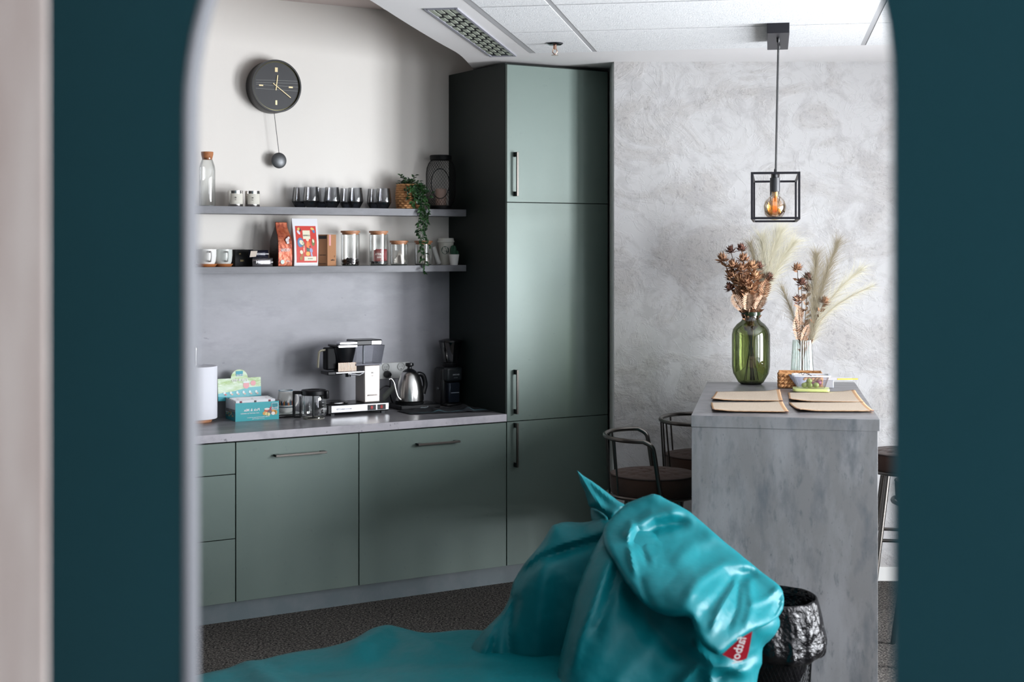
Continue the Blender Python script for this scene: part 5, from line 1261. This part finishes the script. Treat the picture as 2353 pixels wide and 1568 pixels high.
# loose lids and paper behind the tub
Q1 = G(1845, 896, ZP); 
m = MB(); m.add([(0, 0, .001), (.05, .0, .001), (.035, .02, .064), (-.045, .02, .066)], [(0, 1, 2, 3)])
o = m.build('folded_card', ink(150, 152, 166), loc=(Q1.x - .015, Q1.y + .02, ZP)); o.modifiers.new('t', 'SOLIDIFY').thickness = .0015
tag(o, 'grey-white folded card leaning between woven tray and snack tub', 'card')
Q2 = P(1905, 872, 6.62)
o = MB().box(-.115, .105, -.05, .06, 0, .0025).build('white_lid', paper_m, loc=(Q2.x + .0, Q2.y, ZP + .0385), rz=PA); tag(o, 'flat white plastic lid lying behind the snack tub', 'lid')
o = MB().box(-.105, .02, -.045, .055, 0, .038).build('napkin_pack', ink(176, 178, 184), loc=(Q2.x, Q2.y, ZP + .0002), rz=PA, bev=.004); tag(o, 'pale pack under the white lid at the right end of the bar top', 'pack')
o = MB().box(-.004, .092, -.0035, .0035, 0, .006).build('gold_pen', mk('gold_pen', S(206, 176, 70), .35, .4), loc=(P(1925, 879, 6.56).x, 6.553, ZP + .0415), rz=.05); tag(o, 'slim gold-coloured pen lying at the edge of the white lid', 'pen')
o.location.z = ZP + .0412
# placemats
def placemat(q, label, curl, z0=.0, seed=0):
    c = [G(x, y, ZP) for x, y in q]        # order: back-left, back-right, front-right, front-left
    ctr = sum(c, Vector()) / 4
    t = thing('placemat', label, 'placemat', (ctr.x, ctr.y, ZP), 0, 'jute placemats on the bar'); rp = random.Random(seed)
    nx, ny = 36, 14; m = MB()
    for j in range(ny + 1):
        for i in range(nx + 1):
            u, v = i / nx, j / ny
            p = (c[0].lerp(c[1], u)).lerp(c[3].lerp(c[2], u), v) - ctr
            jx = (rp.uniform(-.0012, .0012) if i in (0, nx) else 0); jy = (rp.uniform(-.0015, .0015) if j in (0, ny) else 0)
            h = .0018 + curl[0] * math.exp(-((u / .18) ** 2)) * v ** 2 + curl[1] * math.exp(-(((1 - u) / .15) ** 2)) * (1 - v) ** 2 + curl[2] * v ** 5 + curl[3] * (1 - v) ** 6
            m.v.append(Vector((p.x + jx, p.y + jy, z0 + h)))
    for j in range(ny):
        for i in range(nx):
            a = j * (nx + 1) + i; m.f.append((a, a + nx + 1, a + nx + 2, a + 1)); m.m.append(1 if i < 1 or i >= nx - 2 else 0)
    o = m.build('woven_mat', [mat_m, mat_edge, mat_under], t); s = o.modifiers.new('t', 'SOLIDIFY'); s.thickness = .0035; s.offset = 1; s.material_offset_rim = 1
    fr_ = MB()
    for j in (0, ny):
        for i in range(0, nx * 3):
            u = i / (nx * 3); k = int(u * nx); a = m.v[j * (nx + 1) + k].lerp(m.v[j * (nx + 1) + k + 1], u * nx - k); L = rp.uniform(.002, .006) * (1 if j == 0 else -1)
            fr_.add([a + Vector((-.0006, 0, .002)), a + Vector((.0006, 0, .002)), a + Vector((rp.uniform(-.002, .002), L, .002 + rp.uniform(0, .003)))], [(0, 1, 2)])
    fr_.build('fringe', mat_edge, t, smooth=False)
placemat([(1646, 903), (1792, 901), (1799, 925), (1634, 923)], 'jute placemat at the back left of the bar, behind another', (.006, .008, .003, .0), 0, 1)
placemat([(1633, 929), (1798, 928), (1813, 951), (1637, 949)], 'jute placemat at the front left of the bar top', (.006, .003, .004, .002), 0, 2)
placemat([(1811, 905), (1964, 902), (1985, 928), (1813, 925)], 'jute placemat under the snack tub at the back right', (.008, .006, .003, .0), 0, 3)
placemat([(1812, 929), (1985, 929), (2008, 949), (1834, 949)], 'jute placemat at the front right corner of the bar top', (.007, .002, .004, .002), 0, 4)

# ================================================================ waste bin
Bc = Vector((P(1776, 1400, 5.12).x, 5.12, 0))
t = thing('waste_bin', 'black wire mesh waste bin in front of the bar end panel', 'waste bin', Bc)
bm_ = MB(); Rb, Rt, Hb = .125, .150, .415; NWb = 56
for sgn in (1, -1):
    for k in range(NWb):
        bm_.tube([((Rb + (Rt - Rb) * f) * cos(2 * pi * k / NWb + sgn * f * 1.3), (Rb + (Rt - Rb) * f) * sin(2 * pi * k / NWb + sgn * f * 1.3), .01 + (Hb - .01) * f) for f in [i / 14 for i in range(15)]], .0009, 3, caps=False)
bm_.build('wire_mesh', blackmat, t)
MB().tube([(Rt * cos(a), Rt * sin(a), Hb) for a in [2 * pi * k / 48 for k in range(48)]], .005, 8, closed=True).build('top_ring', blackmat, t)
MB().lathe([(0, .001), (Rb, .001), (Rb + .002, .012), (Rb - .004, .012), (0, .006)], n=40).build('base', blackmat, t)
# liner
lm = MB(); n_ = 96
rows = [(.108, .10, .1), (.128, .25, .3), (.140, .38, .6), (.146, .425, .5), (.151, .442, .5), (.158, .438, .6), (.163, .41, 1.0), (.170, .37, 1.5), (.178, .33, 2.1), (.184, .295, 2.6), (.182, .265, 3.0), (.168, .245, 2.2), (.160, .24, 2.0)]
vs = []
for (r, z, am_) in rows:
    for k in range(n_):
        a = 2 * pi * k / n_
        w1 = noise.noise(Vector((cos(a) * 3.2, sin(a) * 3.2, z * 7))) * .006 * am_ + abs(noise.noise(Vector((cos(a) * 9, sin(a) * 9, z * 12 + 5)))) * .006 * am_
        dz = (noise.noise(Vector((cos(a) * 2, sin(a) * 2, 9))) * .022 + .012 * cos(a - 2.6)) * am_ / 2.5
        vs.append(((r + w1) * cos(a), (r + w1) * sin(a), z + dz))
fs = [(j * n_ + k, j * n_ + (k + 1) % n_, (j + 1) * n_ + (k + 1) % n_, (j + 1) * n_ + k) for j in range(len(rows) - 1) for k in range(n_)]
fs.append(tuple(range(n_ - 1, -1, -1)))
lm.add(vs, fs); o = lm.build('bin_liner', binbag, loc=Bc, ang=80); tag(o, 'shiny black plastic bag folded over the rim of the waste bin', 'bin bag')
ss = o.modifiers.new('s', 'SUBSURF'); ss.levels = 1; ss.render_levels = 1
# ================================================================ bean bag
def segd(px, py, pts):
    best = 1e9; bt = 0; tot = 0; at = 0
    for (x0, y0), (x1, y1) in zip(pts, pts[1:]):
        dx, dy = x1 - x0, y1 - y0; L2 = dx * dx + dy * dy + 1e-9
        t = max(0, min(1, ((px - x0) * dx + (py - y0) * dy) / L2)); q = sqrt((px - x0 - t * dx) ** 2 + (py - y0 - t * dy) ** 2)
        if q < best: best = q; at = tot + t * sqrt(L2)
        tot += sqrt(L2)
    return best, at / tot
def inside(x, y, poly):
    c = False; n = len(poly)
    for i in range(n):
        x0, y0 = poly[i]; x1, y1 = poly[(i + 1) % n]
        if (y0 > y) != (y1 > y) and x < (x1 - x0) * (y - y0) / (y1 - y0) + x0: c = not c
    return c
def sack(outline, W, bf, bb, pos, creases=(), step=6.5, nz=.0, nsc=40.0, smooth_n=4, seed=0.0):
    """a stuffed sack: outline [(u, v, d)], plumped by bf towards the front and bb towards the back"""
    ol = smooth_path([(u, v, d * 100) for u, v, d in outline] + [(outline[0][0], outline[0][1], outline[0][2] * 100)], smooth_n)[:-1]
    poly = [(p.x, p.y) for p in ol]; dd = [p.z / 100 for p in ol]; clo = poly + [poly[0]]
    x0 = min(p[0] for p in poly); x1 = max(p[0] for p in poly); y0 = min(p[1] for p in poly); y1 = max(p[1] for p in poly)
    ins = []; y = y0 + step * .5; row = 0
    while y < y1:
        x = x0 + (step * .5 if row % 2 else 0)
        while x < x1:
            if inside(x, y, poly):
                q, _ = segd(x, y, clo)
                if q > step * .45: ins.append((x, y, q))
            x += step
        y += step * .87; row += 1
    n = len(poly); pts = [Vector(p) for p in poly] + [Vector((a, b)) for a, b, _ in ins]
    res = geometry.delaunay_2d_cdt(pts, [(i, (i + 1) % n) for i in range(n)], [], 1, 1e-4)
    V, Fc = res[0], res[2]
    fr = []; bk = []; isb = []
    for p in V:
        q, _ = segd(p.x, p.y, clo); b = q < step * .2
        sw = 0; sd = 0
        for (a, c_), d in zip(poly, dd):
            w_ = 1 / (((p.x - a) ** 2 + (p.y - c_) ** 2) + 60) ** 1.3; sw += w_; sd += w_ * d
        base = sd / sw; k = min(1, q / W); h = sqrt(max(0, 1 - (1 - k) ** 2))
        cr = 0
        if not b:
            for (line, wd, amp) in creases:
                s, at = segd(p.x, p.y, line); cr += amp * math.exp(-(s / wd) ** 2) * min(1, q / (wd + 8) + .15) * (1 if at < .8 else max(.0, (1 - at) / .2))
            cr += nz * noise.noise(Vector((p.x / nsc, p.y / nsc, seed))) * min(1, q / 30) + nz * .4 * noise.noise(Vector((p.x / nsc * 2.6, p.y / nsc * 2.6, seed + 3))) * min(1, q / 30)
        fr.append(pos(p.x, p.y, base, -(bf * h + cr))); bk.append(pos(p.x, p.y, base, bb * h)); isb.append(b)
    m = MB(); N_ = len(V); vs = fr + [q for q in bk]; mp = {}
    bi = {}
    for i in range(N_):
        if isb[i]: bi[i + N_] = i
    m.v = vs
    for f in Fc:
        m.f.append(tuple(reversed(f))); m.m.append(0)
        g = tuple(bi.get(i + N_, i + N_) for i in f)
        m.f.append(g); m.m.append(0)
    return m
def clean(o):
    b_ = __import__('bmesh').new(); b_.from_mesh(o.data)
    import bmesh as bmm
    loose = [v for v in b_.verts if not v.link_faces]; bmm.ops.delete(b_, geom=loose, context='VERTS')
    bmm.ops.recalc_face_normals(b_, faces=b_.faces); b_.to_mesh(o.data); b_.free()
    o.data.polygons.foreach_set('use_smooth', [True] * len(o.data.polygons)); return o
vw = lambda x, y, d, e: P(x, y, d + e)
bb_ = thing('bean_bag', 'big turquoise nylon bean bag chair with red tag, before the bar', 'bean bag', (.15, 4.6, 0))
Moff = Matrix.Translation((-.15, -4.6, 0))
def bagpart(m, name, mt=None, it=5, **k):
    m.v = [Moff @ v for v in m.v]; o = clean(m.build(name, mt or teal_n, bb_, **k)); s = o.modifiers.new('smooth', 'SMOOTH'); s.factor = .5; s.iterations = it; return o
# lying seat part (outline on the floor plan)
gpos = lambda x, y, d, e: Vector((x / 1000, y / 1000, (.012 if e >= 0 else -e)))
seat_o = [(-1330, 4420), (-1240, 4640), (-1020, 4860), (-760, 5080), (-590, 5240), (-480, 5300), (-300, 5300), (-50, 5310), (250, 5280), (420, 5000), (420, 4500), (250, 4020), (-200, 3880), (-700, 3900), (-1080, 4020)]
sm_ = sack([(a, b, 0) for a, b in seat_o], 290, .325, 0, gpos, [([(-480, 5180), (-480, 4950), (-540, 4700)], 60, .035), ([(-440, 5150), (-340, 4950), (-200, 4800)], 40, .018), ([(-880, 4700), (-780, 4500), (-650, 4300)], 40, .015), ([(-650, 4600), (-300, 4700), (0, 4660)], 50, -.010)], step=20, nz=.008, nsc=300, seed=2)
bagpart(sm_, 'seat_section')
# rear shoulder
ash = sack([(1267, 1205, 4.95), (1300, 1196, 4.98), (1342, 1199, 4.98), (1390, 1188, 4.9), (1425, 1230, 4.85), (1440, 1420, 4.8), (1430, 1770, 4.8), (1010, 1760, 4.85), (985, 1660, 4.85), (1037, 1568, 4.85), (1074, 1495, 4.85), (1102, 1454, 4.87), (1127, 1429, 4.87), (1156, 1398, 4.88), (1168, 1368, 4.88), (1177, 1332, 4.9), (1200, 1296, 4.9), (1239, 1248, 4.93)],
     95, .10, .22, vw, [([(1388, 1240), (1310, 1262), (1240, 1287), (1195, 1320), (1172, 1376)], 12, -.032), ([(1388, 1226), (1310, 1246), (1240, 1270), (1195, 1300)], 14, .014), ([(1250, 1300), (1235, 1420), (1225, 1560)], 26, .022), ([(1180, 1380), (1168, 1450), (1175, 1560)], 12, -.022),
                          ([(1165, 1380), (1120, 1480), (1090, 1568)], 14, .020), ([(1150, 1420), (1130, 1500), (1120, 1600)], 9, -.018)], nz=.006, nsc=90, seed=5)
bagpart(ash, 'rear_shoulder')
# front body
fb = sack([(1383, 1222, 4.80), (1400, 1200, 4.82), (1450, 1200, 4.82), (1560, 1240, 4.8), (1700, 1330, 4.72), (1792, 1410, 4.66), (1784, 1462, 4.62), (1757, 1490, 4.6), (1755, 1528, 4.58), (1742, 1570, 4.56), (1725, 1770, 4.5), (1480, 1790, 4.45), (1240, 1780, 4.5), (1262, 1620, 4.55), (1285, 1500, 4.6), (1303, 1430, 4.62), (1321, 1359, 4.66), (1350, 1285, 4.72)],
    110, .17, .20, vw, [([(1400, 1290), (1370, 1370), (1330, 1470), (1310, 1560)], 13, .018), ([(1418, 1310), (1395, 1390), (1360, 1480)], 12, -.020), ([(1450, 1360), (1500, 1450), (1590, 1520)], 26, -.028), ([(1600, 1490), (1640, 1530), (1730, 1545)], 12, .026), ([(1570, 1568), (1605, 1532), (1630, 1545), (1645, 1610)], 12, .022),
                          ([(1650, 1560), (1700, 1528), (1750, 1500)], 10, -.016), ([(1500, 1470), (1440, 1530), (1400, 1600)], 24, .012)], nz=.007, nsc=90, seed=8)
bagpart(fb, 'front_body')
# folded top
fo = sack([(1437, 1156, 4.86), (1475, 1141, 4.86), (1505, 1134, 4.86), (1532, 1146, 4.86), (1580, 1171, 4.84), (1612, 1197, 4.84), (1652, 1232, 4.80), (1700, 1271, 4.78), (1750, 1312, 4.74), (1792, 1345, 4.70), (1803, 1375, 4.66), (1797, 1410, 4.62), (1768, 1436, 4.52), (1727, 1453, 4.42), (1690, 1478, 4.36), (1655, 1507, 4.32), (1632, 1500, 4.32), (1610, 1480, 4.32), (1594, 1448, 4.34), (1582, 1420, 4.36), (1548, 1420, 4.38), (1506, 1409, 4.42), (1469, 1381, 4.46), (1436, 1339, 4.52), (1412, 1297, 4.58), (1397, 1275, 4.62), (1384, 1246, 4.68), (1390, 1205, 4.78)],
    20, .028, .02, vw, [([(1440, 1224), (1500, 1186), (1575, 1172)], 13, .030), ([(1452, 1250), (1510, 1212), (1590, 1200)], 11, -.022), ([(1450, 1205), (1444, 1240), (1452, 1290), (1462, 1330)], 7, .020), ([(1466, 1215), (1476, 1265), (1492, 1305)], 7, -.018), ([(1500, 1235), (1530, 1300), (1570, 1345)], 34, -.018),
                          ([(1735, 1296), (1665, 1296), (1605, 1335), (1565, 1400)], 15, .028), ([(1740, 1312), (1685, 1332), (1635, 1390), (1600, 1430)], 13, -.022), ([(1695, 1330), (1660, 1390), (1630, 1460)], 8, .022), ([(1697, 1335), (1692, 1400), (1668, 1455)], 7, -.018), ([(1722, 1340), (1728, 1395), (1712, 1445)], 9, .016),
                          ([(1792, 1350), (1760, 1378), (1715, 1392)], 7, .014), ([(1796, 1362), (1788, 1395), (1772, 1425)], 6, -.018), ([(1500, 1405), (1480, 1360), (1470, 1320)], 8, -.010), ([(1655, 1225), (1600, 1250), (1540, 1300)], 16, .012)], nz=.006, nsc=60, seed=12, step=5)
bagpart(fo, 'folded_top', it=3)
# pointed corner
ea_ = sack([(1321, 1075, 5.02), (1348, 1095, 5.0), (1380, 1116, 4.98), (1412, 1142, 4.96), (1440, 1162, 4.92), (1425, 1180, 4.90), (1404, 1200, 4.88), (1391, 1188, 4.90), (1368, 1172, 4.93), (1352, 1166, 4.95), (1344, 1140, 4.98), (1331, 1110, 5.0)],
    26, .035, .03, vw, [([(1325, 1080), (1350, 1120), (1395, 1185)], 6, .018), ([(1335, 1095), (1375, 1140), (1410, 1170)], 5, -.014), ([(1350, 1100), (1390, 1135), (1430, 1165)], 5, .012)], nz=.006, nsc=20, step=5, seed=3)
bagpart(ea_, 'pointed_corner')
dk_ = sack([(1352, 1166, 5.0), (1375, 1168, 4.98), (1400, 1190, 4.92), (1398, 1225, 4.86), (1375, 1215, 4.92), (1358, 1200, 4.96)], 20, .02, .03, vw, step=6)
bagpart(dk_, 'corner_underside')
# piping along the seam of the fold
sp_ = smooth_path([P(1388, 1236, 4.66) + Vector((0, -.06, 0)), P(1370, 1262, 4.64), P(1345, 1310, 4.60), P(1325, 1365, 4.55), P(1308, 1435, 4.50), P(1288, 1510, 4.46), P(1268, 1600, 4.42)], 6)
# red tag
tg = MB(); T_ = [(1729, 1451), (1725, 1475), (1721, 1497), (1716, 1514), (1704, 1519), (1690, 1519), (1676, 1513), (1660, 1505), (1676, 1490), (1698, 1470)]
tg.add([P(x, y, 4.235 - .0006 * (x - 1690) * .3) for x, y in T_] + [P(x, y, 4.238 - .0006 * (x - 1690) * .3) for x, y in T_], [tuple(range(9, -1, -1)), tuple(range(10, 20))] + [(i, (i + 1) % 10, 10 + (i + 1) % 10, 10 + i) for i in range(10)])
tg.v = [Moff @ v for v in tg.v]; rt = tg.build('red_tag', red_tag, bb_, ang=20); rt['label'] = 'red woven tag with white script lettering'
cT = Moff @ P(1697, 1494, 4.226)
word(rt, 'fatboy', 0, 0, .034, white_ink, y=0, M=Matrix.Translation(cT) @ Matrix.Rotation(radians(-72), 4, 'Y') @ Matrix.Scale(1.1, 4, (0, 0, 1)), shear=.2)
